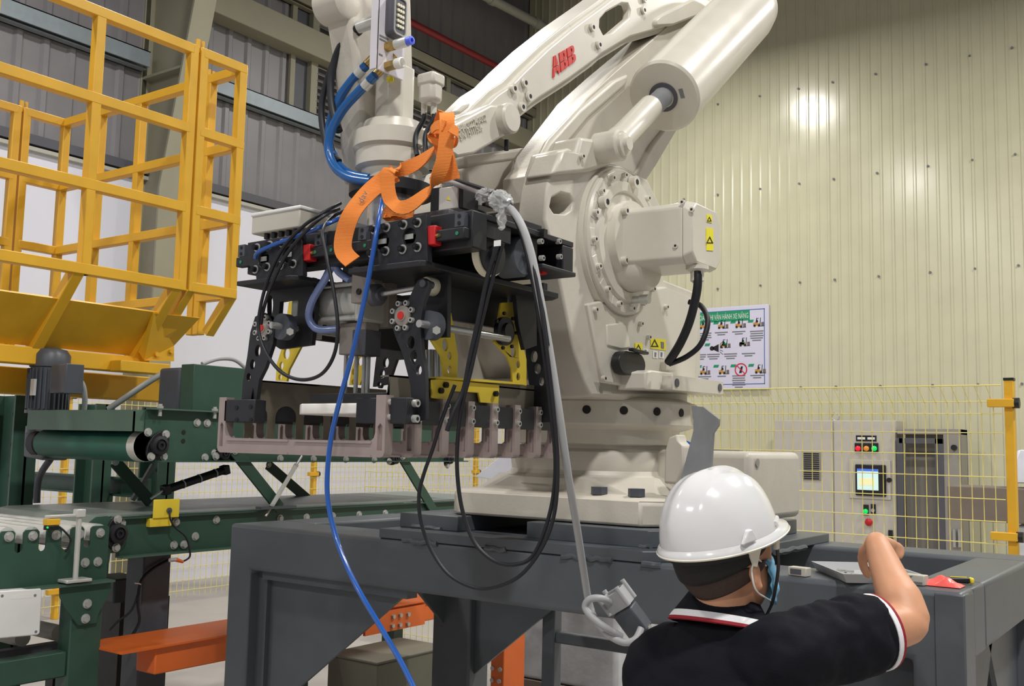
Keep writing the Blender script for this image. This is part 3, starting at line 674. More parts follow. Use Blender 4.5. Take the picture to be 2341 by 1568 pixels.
rail = obj('guide_rail', M().box((ra.x, 1.722, ra.z - .012), (rb_.x, 1.745, ra.z + .014)), BK, gr, bevel=.003)
dot = mesh_of('rail_plug', M().cyl((0, 0, 0), (0, -.0012, 0), .0045, n=12), Vector(), 'green_dot')
for u, v in ((550, 603), (720, 577), (757, 571), (834, 561), (1000, 536), (1045, 530)): p = site(u, v, y=1.7215); stamp('rail_plug', dot, (p.x, 1.7215, ra.z), rail)
sk = mesh_of('rail_stop', M().cb((0, 0, 0), (.026, .02, .032)), Vector(), 'motor_grey', smooth=0)
for u, v in ((555, 576), (731, 553), (831, 537), (1053, 505)):
    p = site(u, v, y=1.735); st = stamp('rail_stop', sk, (p.x, 1.74, ra.z + .033), gr)
sh_ = mesh_of('stop_hole', M().cyl((0, -.0105, .008), (0, -.0115, .008), .0045, n=10).cyl((0, -.0105, -.008), (0, -.0115, -.008), .0045, n=10), Vector(), 'dark_hole')
for u, v in ((555, 576), (731, 553), (831, 537), (1053, 505)): p = site(u, v, y=1.735); stamp('stop_hole', sh_, (p.x, 1.74, ra.z + .033), gr)
cap_bolt = bolt_mesh('cap_bolt', -Y, .0075, .012, 'bolt_black', washer=.0115)
def carriage(px, holes, bolts):
    P = ty(px, 1.712)
    H = [ngon(site(u, v, y=1.712), X, Z, .021, 20) for u, v in holes]
    c = obj('carriage_plate', M().prism(P, (0, .016, 0), H), BK, gr, bevel=.0015)
    for u, v in bolts: stamp('cap_bolt', cap_bolt, site(u, v, y=1.712), c)
    for u, v in holes:
        p = site(u, v, y=1.722); obj('carriage_block', M().cb(p + Y * .004, (.042, .008, .042)), 'black_plastic', c); obj('type_plate', M().cb(p + Y * -.0005, (.028, .002, .012)), 'brushed_alu', c)
    return c
carriage([(566, 555), (690, 534), (692, 630), (586, 645), (584, 622), (568, 606)], [(602, 592), (659, 582)], [(588, 566), (617, 560), (645, 556), (673, 553), (584, 616), (611, 610), (642, 607), (671, 603)])
carriage([(848, 517), (974, 490), (978, 597), (866, 613), (862, 560), (848, 558)], [(874, 552), (935, 541)], [(856, 525), (884, 520), (923, 514), (955, 509), (850, 579), (882, 574), (921, 570), (955, 565)])
for u0, u1, v0, v1 in ((689, 707, 560, 598), (974, 993, 517, 562)):
    a, b = site(u0, v0, y=1.716), site(u1, v1, y=1.716)
    e_ = obj('wiper_block', M().box((a.x, 1.716, b.z + .004), (b.x, 1.742, a.z)), 'red_plastic', gr, bevel=.002)
    obj('grease_nipple', M().cyl((b.x - .004, 1.722, (a.z + b.z) / 2), (b.x + .012, 1.718, (a.z + b.z) / 2), .004, n=8), 'brass', e_)
# saddle plates under the carriages
obj('saddle_plate', M().prism([(-2.105, 1.70, 2.05), (-1.895, 1.70, 2.05), (-1.88, 1.72, 2.05), (-1.88, 2.30, 2.05), (-2.105, 2.30, 2.05)], (0, 0, .012)), BK, gr, bevel=.002)
obj('saddle_plate', M().prism([(-1.70, 1.70, 2.048), (-1.475, 1.70, 2.048), (-1.465, 1.71, 2.048), (-1.465, 2.262, 2.048), (-1.50, 2.29, 2.048), (-1.70, 2.29, 2.048)], (0, 0, .014)), BK, gr, bevel=.002)
for yy in (1.74, 2.24):
    obj('hanger', M().box((-2.06, yy, 2.06), (-1.93, yy + .02, 2.09)), BK, gr); obj('hanger', M().box((-1.66, yy, 2.06), (-1.50, yy + .02, 2.09)), BK, gr)
# pulley and belt at the open end
p = site(1120, 582, x=XE - .03)
pu = obj('belt_pulley', M().lathe([(.018, -.03), (.048, -.028), (.048, .0), (.02, .002), (.02, .012), (0, .012)], (XE - .02, p.y, p.z), X, n=32), 'black_plastic', gr)
obj('toothed_belt', M().lathe([(.0485, -.025), (.052, -.024), (.052, -.006), (.0485, -.005)], (XE - .02, p.y, p.z), X, n=36), 'ivory', pu)
p = site(1180, 588, x=XE - .05); obj('drive_drum', M().lathe([(.02, -.04), (.05, -.038), (.05, .02), (.045, .026), (.012, .026), (.012, .04), (0, .04)], (XE - .05, p.y, p.z), X, n=32), 'motor_grey', gr)
for u, v in ((1235, 552), (1276, 552), (1278, 587), (1238, 590)):
    p = site(u, v, x=XE); stamp('cap_bolt', bolt_mesh('cap_bolt', X, .007, .012, 'bolt_steel', n=8), (XE - .005, p.y, p.z), gr)
obj('limit_sensor', M().cb(site(1240, 535, x=XE), (.02, .016, .022)), 'black_plastic', gr)
obj('red_stop', M().cb(site(1238, 618, x=XE - .03), (.02, .02, .02)), 'red_plastic', gr)
# servo drives on top
for u0, v0, u1, v1, yy in ((1003, 430, 1046, 476, 1.93), (1074, 443, 1099, 470, 2.0)):
    a, b = site(u0, v0, y=yy), site(u1, v1, y=yy)
    mo_ = obj('servo_drive', M().box((a.x, yy, b.z), (b.x, yy + .07, a.z)), 'brushed_alu', gr, bevel=.003)
    obj('servo_flange', M().box((a.x - .03, yy + .004, b.z - .004), (a.x, yy + .074, a.z + .004)), 'black_plastic', mo_, bevel=.002)
    obj('servo_cap', M().box((b.x, yy + .004, b.z), (b.x + .012, yy + .07, a.z - .006)), 'black_plastic', mo_, bevel=.002)
    if u0 == 1003: obj('warning_label', M().prism([site(u, v, y=yy - .0005) for u, v in ((1021, 456), (1025, 448), (1030, 458))], (0, -.0005, 0)), 'label_yellow', mo_, smooth=0)
obj('servo_base', M().box((-1.66, 1.9, ZT), (-1.40, 2.08, ZT + .03)), BK, gr, bevel=.002)
obj('valve_block', M().box((-1.62, 1.83, ZT), (-1.50, 1.90, ZT + .035)), 'cabinet_dark', gr, bevel=.002)
# junction box
a, b, c = site(574, 536, y=1.86), site(688, 466, y=1.86), site(684, 520, y=1.86)
jb = obj('junction_box', M().box((a.x, 1.86, a.z + .0), (c.x, 2.06, a.z + .052)), 'cabinet_beige', gr, bevel=.004)
obj('junction_lid', M().box((a.x - .003, 1.857, a.z + .05), (c.x + .003, 2.063, a.z + .062)), 'white_plastic', jb, bevel=.004)
obj('box_bracket', M().box((a.x + .04, 1.88, 2.16), (c.x - .01, 2.0, a.z)), 'alloy_brown', jb)
gm_ = mesh_of('cable_gland', M().cyl((0, 0, .001), (0, 0, -.016), .008, n=10), Vector(), 'black_plastic')
for i in range(5): stamp('cable_gland', gm_, (a.x + .05 + .03 * i, 1.875, a.z), jb)
# hanging brackets
def plate_y(name, px, y, th, mt, holes=(), par=gr, bevel=.0015): return obj(name, M().prism(ty(px, y), (0, th, 0), [[site(u, v, y=y) for u, v in h] if isinstance(h, list) else ngon(site(h[0], h[1], y=y), X, Z, h[2], 18, h[3] if len(h) > 3 else None) for h in holes]), mt, par, bevel=bevel)
def plate_x(name, px, x, th, mt, holes=(), par=gr, bevel=.0015): return obj(name, M().prism(tx(px, x), (-th, 0, 0), [[site(u, v, x=x) for u, v in h] if isinstance(h, list) else ngon(site(h[0], h[1], x=x), Y, Z, h[2], 18, h[3] if len(h) > 3 else None) for h in holes]), mt, par, bevel=bevel)
plate_y('hanging_bracket', [(612, 652), (716, 634), (722, 700), (712, 788), (640, 798), (612, 780)], 1.80, .014, BK, [[(640, 690), (682, 683), (680, 722), (637, 728)], (617, 700, .012, .03)])
plate_y('hanging_bracket', [(974, 615), (1024, 622), (1022, 770), (990, 772), (972, 740)], 1.81, .014, BK)
obj('bracket_web', M().box((-1.62, 1.85, 1.965), (-1.605, 2.22, 2.05)), BK, gr)
obj('bracket_web', M().box((-2.0, 1.84, 1.92), (-1.985, 2.25, 2.05)), BK, gr)
obj('far_bracket', M().box((-2.05, 2.26, 1.90), (-1.93, 2.274, 2.05)), BK, gr)
plate_x('far_bracket', [(1178, 660), (1225, 672), (1228, 790), (1200, 800), (1186, 740)], -1.53, .014, BK)
# lever arms with lightening holes
hub_bolt = bolt_mesh('hub_bolt', -Y, .0065, .008, 'bolt_steel', n=10)
def lever(px, y, holes, hub, rr_=.031):
    l = plate_y('lever_arm', px, y, .012, BK, holes)
    if hub:
        c = site(hub[0], hub[1], y=y)
        h_ = obj('hub', M().lathe([(.024, 0), (.024, .004), (.014, .006), (.013, .009), (0, .009)], c, -Y, n=24), 'alloy_brown', l)
        obj('hub_cap', M().cyl(c - Y * .009, c - Y * .011, .0095, n=14), 'logo_red', h_)
        for i in range(8):
            a = R(22.5 + 45 * i); stamp('hub_bolt', hub_bolt, c + X * (rr_ * math.cos(a)) + Z * (rr_ * math.sin(a)), l)
    return l
lever([(948, 652), (955, 640), (968, 635), (980, 642), (981, 655), (968, 692), (961, 735), (964, 800), (972, 850), (974, 962), (943, 962), (938, 880), (920, 810), (903, 768), (893, 735), (894, 710), (906, 692), (934, 684)], 1.742, [(939, 783, .011, .015), (945, 815, .010, .0135), (957, 846, .009, .0115)], (922, 722))
lever([(583, 724), (600, 714), (617, 722), (627, 745), (624, 785), (606, 840), (592, 868), (584, 930), (551, 930), (555, 872), (565, 815), (572, 760)], 1.742, [(589, 802, .0105, .016), (577, 833, .0095, .0135), (568, 862, .008, .011)], (603, 750), .029)
lever([(868, 760), (905, 752), (916, 796), (900, 840), (888, 878), (852, 884), (858, 830)], 2.27, [(882, 829, .012, .016), (874, 855, .010, .014), (867, 880, .008, .010)], None)
lever([(1202, 700), (1240, 704), (1248, 800), (1257, 880), (1258, 965), (1218, 965), (1212, 900), (1204, 840), (1200, 780)], 2.33, [(1221, 815, .0115, .0165), (1229, 843, .0105, .015), (1238, 872, .008, .0125)], None)
# knuckles, rods
p = site(985, 655, y=1.80); obj('knuckle_roller', M().lathe([(.020, -.02), (.022, -.015), (.022, .015), (.02, .02)], p, Y, n=24), 'ivory', gr)
p = site(968, 648, y=1.742); obj('knuckle_pin', M().cyl(p + Y * .03, p - Y * .004, .009, n=14), 'motor_grey', gr)
obj('clevis_rod', M().cyl(site(872, 672, y=1.78), site(962, 656, y=1.78), .007, n=14), 'chrome', gr)
p = site(866, 674, y=1.78); obj('rod_gland', M().lathe([(.027, -.02), (.027, .0), (.018, .004), (.018, .012)], p, X, n=24), 'cabinet_dark', gr)
obj('knuckle_block', M().cb(site(985, 688, y=1.84), (.05, .02, .04)), 'alloy_brown', gr, bevel=.002)
for u, v, yy in ((990, 745, 1.775), (655, 748, 1.765)):
    p = site(u, v, y=yy); h_ = obj('bearing_housing', M().lathe([(.034, -.02), (.034, .005), (.026, .012), (.018, .012)], p, Y, n=28), 'motor_grey', gr)
    obj('bearing_bolt', M().cyl(site(u + 8, v + 10, y=yy - .02), site(u + 8, v + 10, y=yy - .035), .010, n=6), 'bolt_steel', h_)
    obj('shaft', M().cyl(p - Y * .05, p + Y * .30, .009, n=14), 'chrome', gr)
obj('torque_shaft', M().bar(site(698, 762, y=2.0), site(780, 772, y=2.0), .02, .016), 'alloy_brown', gr)
p = site(1155, 757, x=-1.545); gh = obj('hub_disc', M().lathe([(.038, -.01), (.038, .004), (.022, .006), (.02, .014), (0, .014)], p, X, n=28), 'black_plastic', gr)
for i in range(7):
    a = R(51 * i); stamp('hub_bolt', bolt_mesh('hub_bolt', X, .005, .006, 'bolt_black', n=8, socket=False), p + Y * (.047 * math.cos(a)) + Z * (.047 * math.sin(a)), gh)
# air cylinder between the jaws
a, b = site(716, 702, y=1.875), site(846, 684, y=1.875)
ac = obj('air_cylinder', M().cyl(Vector((a.x, 1.875, a.z)), Vector((b.x, 1.875, a.z)), .050, n=32), 'brushed_alu', gr)
obj('cylinder_head', M().cb((a.x - .012, 1.875, a.z), (.03, .11, .11)), 'brushed_alu', ac, bevel=.006)
obj('cylinder_head', M().cb((b.x + .012, 1.875, a.z), (.03, .11, .11)), 'brushed_alu', ac, bevel=.006)
for dy, dz in ((-.044, .044), (.044, .044), (-.044, -.044), (.044, -.044)): obj('tie_rod', M().cyl((a.x, 1.875 + dy, a.z + dz), (b.x, 1.875 + dy, a.z + dz), .007, n=10), 'brushed_alu', ac)
for t_ in (.3, .7): obj('sensor_band', M().lathe([(.0505, -.006), (.0525, -.005), (.0525, .005), (.0505, .006)], Vector((a.x + (b.x - a.x) * t_, 1.875, a.z)), X, n=28), 'bolt_steel', ac)
obj('elbow_fitting', M().cyl((a.x + .04, 1.86, a.z - .045), (a.x + .04, 1.86, a.z - .09), .010, n=12), 'brushed_alu', ac)
p0, p1 = site(804, 625, y=1.785), site(838, 690, y=1.785)
tr_ = obj('trunnion_block', M().box((p0.x, 1.785, p1.z), (p1.x, 1.84, p0.z)), 'alloy_brown', gr, bevel=.003)
obj('trunnion_cap', M().box((p0.x - .004, 1.781, p0.z), (p1.x + .004, 1.844, p0.z + .012)), 'cabinet_dark', tr_, bevel=.002)
p = site(821, 667, y=1.785); obj('trunnion_pin', M().lathe([(.008, 0), (.008, .003), (.005, .004), (0, .004)], p, -Y, n=18), 'black_plastic', tr_)
for u, v in ((813, 602), (841, 598)): p = site(u, v, y=1.82); obj('hex_bolt', M().cyl(p - Z * .01, p + Z * .006, .009, n=6), 'bolt_steel', tr_)
p0, p1 = site(776, 748, y=1.85), site(834, 808, y=1.85)
gb = obj('guide_block', M().box((p0.x, 1.85, p1.z), (p1.x, 1.90, p0.z + .01)), 'alloy_brown', gr, bevel=.003)
obj('guide_block_joint', M().box((p0.x + .05, 1.847, p1.z - .004), (p1.x + .003, 1.905, p0.z - .01)), 'cabinet_dark', gb, bevel=.002)
obj('guide_mount', M().box((p0.x + .02, 1.90, p0.z), (p1.x + .03, 1.93, 2.06)), 'alloy_brown', gr)
for u in (792, 816, 834, 843):
    a = site(u, 800, y=1.90); obj('guide_rod', M().cyl((a.x, 1.90, a.z), (a.x, 1.90, 1.76), .006, n=12), 'chrome', gr)
# pusher plate
obj('pusher_plate', M().prism([(-1.955, 1.80, 1.717), (-1.90, 1.755, 1.717), (-1.62, 1.755, 1.717), (-1.62, 2.2, 1.717), (-1.955, 2.2, 1.717)], (0, 0, .026)), 'nylon_white', gr, bevel=.003)
obj('pusher_backing', M().box((-1.88, 1.765, 1.743), (-1.62, 2.18, 1.768)), 'black_plastic', gr, bevel=.002)
# jaw plates with arches
def arched(px_top, px_bot, x, arches, name, top_flange=True):
    P0, P1 = site(*px_top[0], x=x), site(*px_top[1], x=x); zb_ = 1.655; za = 1.70
    pts = [P0, P1, Vector((x, P1.y, zb_))]
    for ya in sorted(arches, reverse=True):
        r_ = .037
        pts += [Vector((x, ya + r_, zb_))] + [Vector((x, ya + r_ * math.cos(R(t)), za + .012 + r_ * .8 * math.sin(R(t)))) for t in range(0, 181, 20)] + [Vector((x, ya - r_, zb_))]
    pts += [Vector((x, P0.y, zb_))]
    j = obj(name, M().prism(pts, (-.004, 0, 0)), 'stainless_sheet', gr)
    if top_flange: obj('jaw_flange', M().box((x - .03, P0.y, P0.z - .004), (x, P1.y, P0.z)), 'stainless_sheet', j)
FY = [1.705 + .1015 * i for i in range(8)]
mid = [(FY[i] + FY[i + 1]) / 2 for i in range(7)]
arched([(582, 868), (884, 891)], None, -2.068, mid[0:5], 'jaw_plate')
arched([(892, 857), (1226, 881)], None, -1.585, mid[:6], 'jaw_plate', True)
# jaw bars and clamp blocks
obj('jaw_bar', M().box((-2.11, 1.70, 1.70), (-2.07, 2.41, 1.745)), BK, gr, bevel=.002)
a, b = site(516, 926, y=1.70), site(586, 968, y=1.70)
eb = obj('end_block', M().box((a.x + .004, 1.692, 1.694), (b.x, 1.73, 1.752)), BK, gr, bevel=.003)
obj('end_cap', M().box((a.x, 1.694, 1.70), (a.x + .018, 1.76, 1.748)), 'motor_grey', eb, bevel=.002)
ch = bolt_mesh('cap_bolt', -Y, .006, .0015, 'dark_hole', socket=False)
for u, v in ((541, 932), (573, 930), (541, 960), (573, 960)): stamp('cap_bolt', ch, site(u, v, y=1.692), eb)
blk = mesh_of('clamp_block', M().cb((0, 0, 0), (.034, .062, .056)), Vector(), BK, smooth=0)
for y in mid: stamp('clamp_block', blk, (-1.577, y, 1.722), gr)
for y in mid: stamp('clamp_block', blk, (-2.092, y, 1.722), gr)
cbx = bolt_mesh('nut', X, .0075, .008, 'bolt_steel')
# fingers: right row and left row meet under the load
def finger(s):
    xo, xi, xm = (-1.556, -1.586, -1.86) if s > 0 else (-2.14, -2.112, -1.86)
    def q(x, z): return Vector((x, 0, z))
    d = 1 if s > 0 else -1
    k = .012
    out = [q(xo - d * k, 1.616), q(xo - d * .004, 1.6195), q(xo, 1.616 + k), q(xo, 1.758), q(xi, 1.758), q(xi, 1.672), q(xi - d * .004, 1.66), q(xi - d * .012, 1.654), q(xm + d * .0, 1.652), q(xm, 1.616)]
    h = [q(xo - d * .008, 1.632), q(xo - d * .008, 1.686), q((xo + xi) / 2, 1.694), q(xi + d * .007, 1.686), q(xi + d * .007, 1.632)]
    m = M().prism(out, (0, .026, 0), [h])
    # recessed pocket: web plate thinner than the rim
    m2 = M().prism([p + Y * .007 for p in h], (0, .012, 0))
    m.add(m2.v, m2.f)
    # raised rims along the foot
    z0, z1 = 1.616, 1.652
    x_a, x_b = xi - d * .01, xm + d * .012
    m.box((min(x_a, x_b), -.003, z1 - .005), (max(x_a, x_b), .0, z1)).box((min(x_a, x_b), -.003, z0), (max(x_a, x_b), .0, z0 + .005))
    me = mesh_of('finger', m, Vector(), 'finger_alloy', smooth=30)
    bm = bmesh.new(); bm.from_mesh(me); bmesh.ops.recalc_face_normals(bm, faces=bm.faces); bm.to_mesh(me); bm.free(); me.set_sharp_from_angle(angle=R(30))
    return me
fr_, fl2 = finger(1), finger(-1)
for y in FY:
    f1 = stamp('finger', fr_, (0, y - .013, 0), gr); f2 = stamp('finger', fl2, (0, y - .013, 0), gr)
    for z in (1.742, 1.708): stamp('nut', cbx, (-1.556, y, z), gr)
obj('inner_clamp', M().box((-1.655, 1.698, 1.694), (-1.59, 1.735, 1.752)), BK, gr, bevel=.002)
obj('near_clamp', M().box((-1.55, 1.70, 1.693), (-1.50, 1.75, 1.752)), BK, gr, bevel=.002)
big = bolt_mesh('cap_bolt', X, .009, .012, 'bolt_steel')
for y in (1.714, ):
    for z in (1.74, 1.705): stamp('cap_bolt', big, (-1.50, y + .01, z), gr)
# yellow stripper levers
YP = 'yellow_light'
plate_x('yellow_lever', [(985, 776), (1020, 762), (1026, 712), (1032, 716), (1047, 812), (1046, 868), (1015, 868), (1010, 815)], -1.60, .006, YP, [(1018, 788, .012, .016), (1028, 813, .008, .010), (1028, 845, .008, .010)])
plate_x('yellow_lever', [(1146, 692), (1172, 690), (1204, 822), (1204, 882), (1172, 874), (1170, 842), (1160, 815), (1130, 782), (1138, 740)], -1.57, .006, YP, [(1174, 803, .012, .016), (1185, 833, .008, .011), (1185, 861, .008, .011)])
plate_x('yellow_base', [(988, 868), (1006, 866), (1142, 880), (1140, 923), (1098, 920), (1094, 898), (1034, 894), (1033, 916), (988, 910)], -1.572, .006, YP)
obj('yellow_shelf', M().prism(tx([(1010, 866), (1204, 880), (1204, 875), (1010, 861)], -1.565), (-.05, 0, 0)), YP, gr)
for u, v in ((1006, 893), (1017, 880), (1131, 900)): stamp('cap_bolt', bolt_mesh('cap_bolt', X, .0075, .008, 'bolt_black'), site(u, v, x=-1.571), gr)
plate_y('yellow_lever', [(660, 690), (683, 688), (692, 752), (690, 788), (660, 845), (655, 872), (630, 870), (632, 833), (646, 790)], 2.0, .008, YP, [(655, 808, .013, .018), (643, 836, .0085, .012), (640, 862, .007, .009)])
plate_y('yellow_lever', [(815, 805), (835, 800), (833, 850), (822, 880), (798, 880), (803, 845)], 2.25, .008, YP, [(823, 826, .011, .014), (809, 850, .008, .012), (807, 873, .006, .009)])
obj('blue_valve', M().cb(site(1184, 700, x=-1.60), (.04, .03, .055)), 'bright_blue', gr, bevel=.003)
for u_, r_ in ((985, .016), (1003, .012)): obj('guide_column', M().cyl(site(u_, 800, y=2.05), site(u_, 868, y=2.05), r_, n=16), 'chrome', gr)

# ------------------------------------------------------------------ straps, hoses and cables hanging on the gripper
ls = thing('lifting_strap', 'orange webbing strap knotted and looped over the gripper top', 'strap', tuple(site(900, 480, y=1.80)))
def rib(pts, w=.043, th=.0035, wd=None):
    P = [site(u, v, y=yy) for u, v, yy in pts]
    return obj('webbing', M().ribbon(P, wd or _r, w, th), 'orange_strap', ls, smooth=50)
rib([(806, 598, 1.705), (786, 575, 1.700), (786, 540, 1.700), (803, 490, 1.705), (838, 445, 1.74), (876, 412, 1.78), (905, 396, 1.80)], wd=[_r + _u * .0, _r, _r, _r * .95 + _u * .1, _r * .9 - _u * .4, _r * .6 - _u * .8, _r * .5 - _u * .8])
rib([(902, 388, 1.75), (888, 394, 1.735), (886, 425, 1.735), (896, 462, 1.74), (925, 474, 1.75), (962, 452, 1.76), (992, 420, 1.765), (1012, 372, 1.762), (1020, 320, 1.762), (1022, 278, 1.765), (1021, 258, 1.785)], wd=[_r, _r, _r, _r * .9 - _u * .4, _r * .5 + _u * .8, _r * .5 + _u * .8, _r * .6 + _u * .7, _r * .9 + _u * .4, _r + _u * .2, _r, _r], w=.035)
rib([(898, 388, 1.77), (918, 388, 1.80), (955, 372, 1.82), (990, 345, 1.82), (1012, 318, 1.80)], wd=[_r, _r * .5 + _u * .8, _r * .4 + _u * .9, _r * .5 + _u * .8, _r * .7 + _u * .6], w=.034)
rib([(1021, 258, 1.79), (1010, 290, 1.80), (1012, 330, 1.80), (1022, 372, 1.80), (1032, 412, 1.81)], w=.043)
rib([(1030, 292, 1.755), (1046, 306, 1.77), (1040, 326, 1.79), (1015, 326, 1.785), (992, 318, 1.775), (986, 300, 1.77), (1000, 286, 1.76), (1016, 288, 1.755)], w=.024, wd=[_u * .9 + _f * .3] * 8)
rib([(945, 488, 1.82), (900, 480, 1.81), (885, 492, 1.81), (930, 486, 1.83)], w=.03, wd=[_u] * 4)
g1 = site(848, 432, y=1.742); 
glyphs('dav', site(829, 466, y=1.722), (_r * .45 + _u * .9).normalized(), (-_r * .9 + _u * .45).normalized(), .022, .001, 'ink_grey', 'strap_print', ls)

def hose(name, label, cat, pts, r, mt, n=10, extra=None):
    P = [site(u, v, y=yy) for u, v, yy in pts] + (extra or [])
    return tag(obj(name, M().tube(P, r, n=n), mt), label, cat)
e1 = site(1010, 1700, y=1.56)
hose('air_tube', 'long blue air tube hanging from the gripper down across the steel stand', 'hose', [(874, 455, 1.735), (866, 500, 1.705), (856, 560, 1.690), (838, 660, 1.685), (810, 790, 1.68), (778, 910, 1.67), (757, 1000, 1.665), (748, 1090, 1.66), (752, 1160, 1.655), (775, 1250, 1.65), (815, 1340, 1.64), (868, 1430, 1.62), (915, 1510, 1.60), (955, 1590, 1.58)], .0060, 'blue_tube', extra=[e1, Vector((e1.x + .12, e1.y, .55)), Vector((e1.x + .2, e1.y - .02, .08)), Vector((e1.x + .5, e1.y - .05, .012)), Vector((e1.x + .8, e1.y - .2, .012))])
hose('air_tube', 'short bright blue air tube arching over the left gripper carriage', 'hose', [(584, 590, 1.703), (590, 577, 1.697), (625, 560, 1.700), (680, 540, 1.706), (735, 518, 1.73), (775, 500, 1.79), (800, 488, 1.83)], .0055, 'blue_tube')
hose('coil_hose', 'pale translucent blue hose curling below the gripper beam', 'hose', [(800, 640, 1.80), (775, 622, 1.79), (762, 605, 1.78), (742, 640, 1.78), (715, 685, 1.78), (706, 725, 1.79), (725, 752, 1.80), (770, 752, 1.83)], .010, 'clear_blue_hose')
hose('black_cable', 'black cable looping down at the left side of the gripper', 'cable', [(778, 465, 1.83), (735, 488, 1.72), (690, 520, 1.695), (645, 570, 1.69), (612, 640, 1.69), (594, 710, 1.69), (592, 760, 1.69), (610, 810, 1.69), (645, 852, 1.69), (690, 868, 1.69), (735, 855, 1.69), (764, 810, 1.69), (772, 745, 1.69), (762, 660, 1.69), (745, 580, 1.69), (737, 530, 1.70), (755, 500, 1.78), (790, 480, 1.84)], .0045, 'black_rubber')
hose('black_cable', 'second black cable running beside the cable loop on the left carriage', 'cable', [(775, 478, 1.835), (738, 495, 1.715), (698, 530, 1.690), (655, 582, 1.685), (622, 648, 1.685), (603, 705, 1.70), (597, 740, 1.72)], .0045, 'black_rubber')
gc = thing('grey_cable', 'thick grey cable hanging from the gripper to a metal plug housing', 'cable', tuple(site(1300, 1100, y=1.9)))
P = [site(u, v, y=yy) for u, v, yy in ((1010, 412, 1.95), (1050, 422, 1.93), (1100, 440, 1.90), (1150, 463, 1.86), (1185, 500, 1.83), (1212, 570, 1.83), (1235, 680, 1.84), (1258, 810, 1.86), (1278, 940, 1.88), (1298, 1080, 1.93), (1318, 1200, 2.0), (1335, 1310, 2.08), (1346, 1375, 2.12), (1362, 1420, 2.12), (1390, 1450, 2.12), (1425, 1468, 2.13), (1452, 1462, 2.14), (1466, 1436, 2.16))]
obj('cable_run', M().tube(P, .0088, n=12), 'grey_cable', gc)
P = [site(u, v, y=yy) for u, v, yy in ((1420, 1455, 2.14), (1385, 1435, 2.10), (1355, 1412, 2.09), (1338, 1388, 2.09), (1348, 1370, 2.09), (1375, 1368, 2.10), (1400, 1380, 2.14))]
obj('cable_loop', M().tube(P, .0085, n=12), 'grey_cable', gc)
# plug housing
c = site(1428, 1392, y=2.16); d_ = (site(1462, 1442, y=2.18) - site(1396, 1352, y=2.14)).normalized(); w_ = (site(1452, 1380, y=2.16) - site(1392, 1400, y=2.16)).normalized()
w_ = (w_ - d_ * w_.dot(d_)).normalized(); n_ = d_.cross(w_)
ph = thing('plug_housing', 'grey metal industrial plug housing dangling at the end of the grey cable', 'connector', tuple(c))
def obx(m, o, a, b, cc, la_, lb_, lc_):
    vs = [o + a * (sa * la_) + b * (sb * lb_) + cc * (sc * lc_) for sc in (-1, 1) for sb in (-1, 1) for sa in (-1, 1)]
    return m.add(vs, [(0, 2, 3, 1), (4, 5, 7, 6), (0, 1, 5, 4), (1, 3, 7, 5), (3, 2, 6, 7), (2, 0, 4, 6)])
h0 = c - d_ * .028
m = M()
for s in (-1, 1): obx(m, h0 + w_ * (.027 * s), d_, w_, n_, .022, .003, .020)
for s in (-1, 1): obx(m, h0 + n_ * (.019 * s), d_, w_, n_, .022, .030, .003)
obj('housing_mouth', m, 'grey_cable', ph, bevel=.001)
for sa in (-1, 1):
    for sb in (-1, 1): obj('screw_post', M().cyl(h0 - d_ * .03 + w_ * (.03 * sa) + n_ * (.02 * sb), h0 + d_ * .02 + w_ * (.03 * sa) + n_ * (.02 * sb), .006, n=10), 'grey_cable', ph)
obj('housing_body', obx(M(), c + d_ * .032, d_, w_, n_, .034, .028, .020), 'motor_grey', ph, bevel=.004)
obj('housing_clip', M().cyl(c + d_ * .066 - w_ * .02, c + d_ * .066 + w_ * .028, .008, n=12), 'chrome', ph)
obj('housing_foot', obx(M(), c + d_ * .082, d_, w_, n_, .016, .016, .016), 'black_plastic', ph, bevel=.003)
hose('black_cable', 'black cable hanging in the widest loop in front of the steel stand', 'cable', [(1165, 462, 1.85), (1200, 530, 1.83), (1228, 650, 1.83), (1250, 800, 1.84), (1266, 940, 1.86), (1275, 1060, 1.88), (1268, 1170, 1.89), (1240, 1250, 1.89), (1190, 1315, 1.88), (1130, 1343, 1.87), (1080, 1342, 1.87), (1025, 1312, 1.86), (985, 1255, 1.85), (962, 1190, 1.84), (958, 1130, 1.83), (970, 1080, 1.82), (988, 1030, 1.80), (1010, 960, 1.79), (1040, 880, 1.79)], .0045, 'black_rubber')
hose('black_cable', 'black cable hanging in the smaller inner loop before the robot base', 'cable', [(1160, 468, 1.86), (1192, 535, 1.845), (1220, 655, 1.845), (1243, 805, 1.855), (1260, 945, 1.875), (1270, 1065, 1.895), (1258, 1170, 1.90), (1222, 1265, 1.90), (1180, 1290, 1.89), (1130, 1282, 1.88), (1085, 1240, 1.87), (1058, 1170, 1.86), (1046, 1090, 1.85), (1046, 1010, 1.83), (1056, 930, 1.79), (1078, 840, 1.78), (1100, 740, 1.78), (1125, 640, 1.775), (1150, 555, 1.77)], .0049, 'black_rubber')
hose('black_cable', 'straight black cable slanting across the open right end of the gripper', 'cable', [(1138, 560, 1.76), (1118, 620, 1.765), (1096, 720, 1.77), (1074, 820, 1.775), (1060, 890, 1.78), (1036, 945, 1.765), (1022, 985, 1.76)], .0055, 'black_rubber')
hose('black_cable', 'black cable bundle arching over the servo drives on the gripper top', 'cable', [(985, 408, 1.95), (1030, 410, 1.94), (1085, 425, 1.90), (1135, 445, 1.86), (1170, 480, 1.84), (1205, 545, 1.832), (1232, 655, 1.836), (1252, 790, 1.848)], .0049, 'black_rubber')
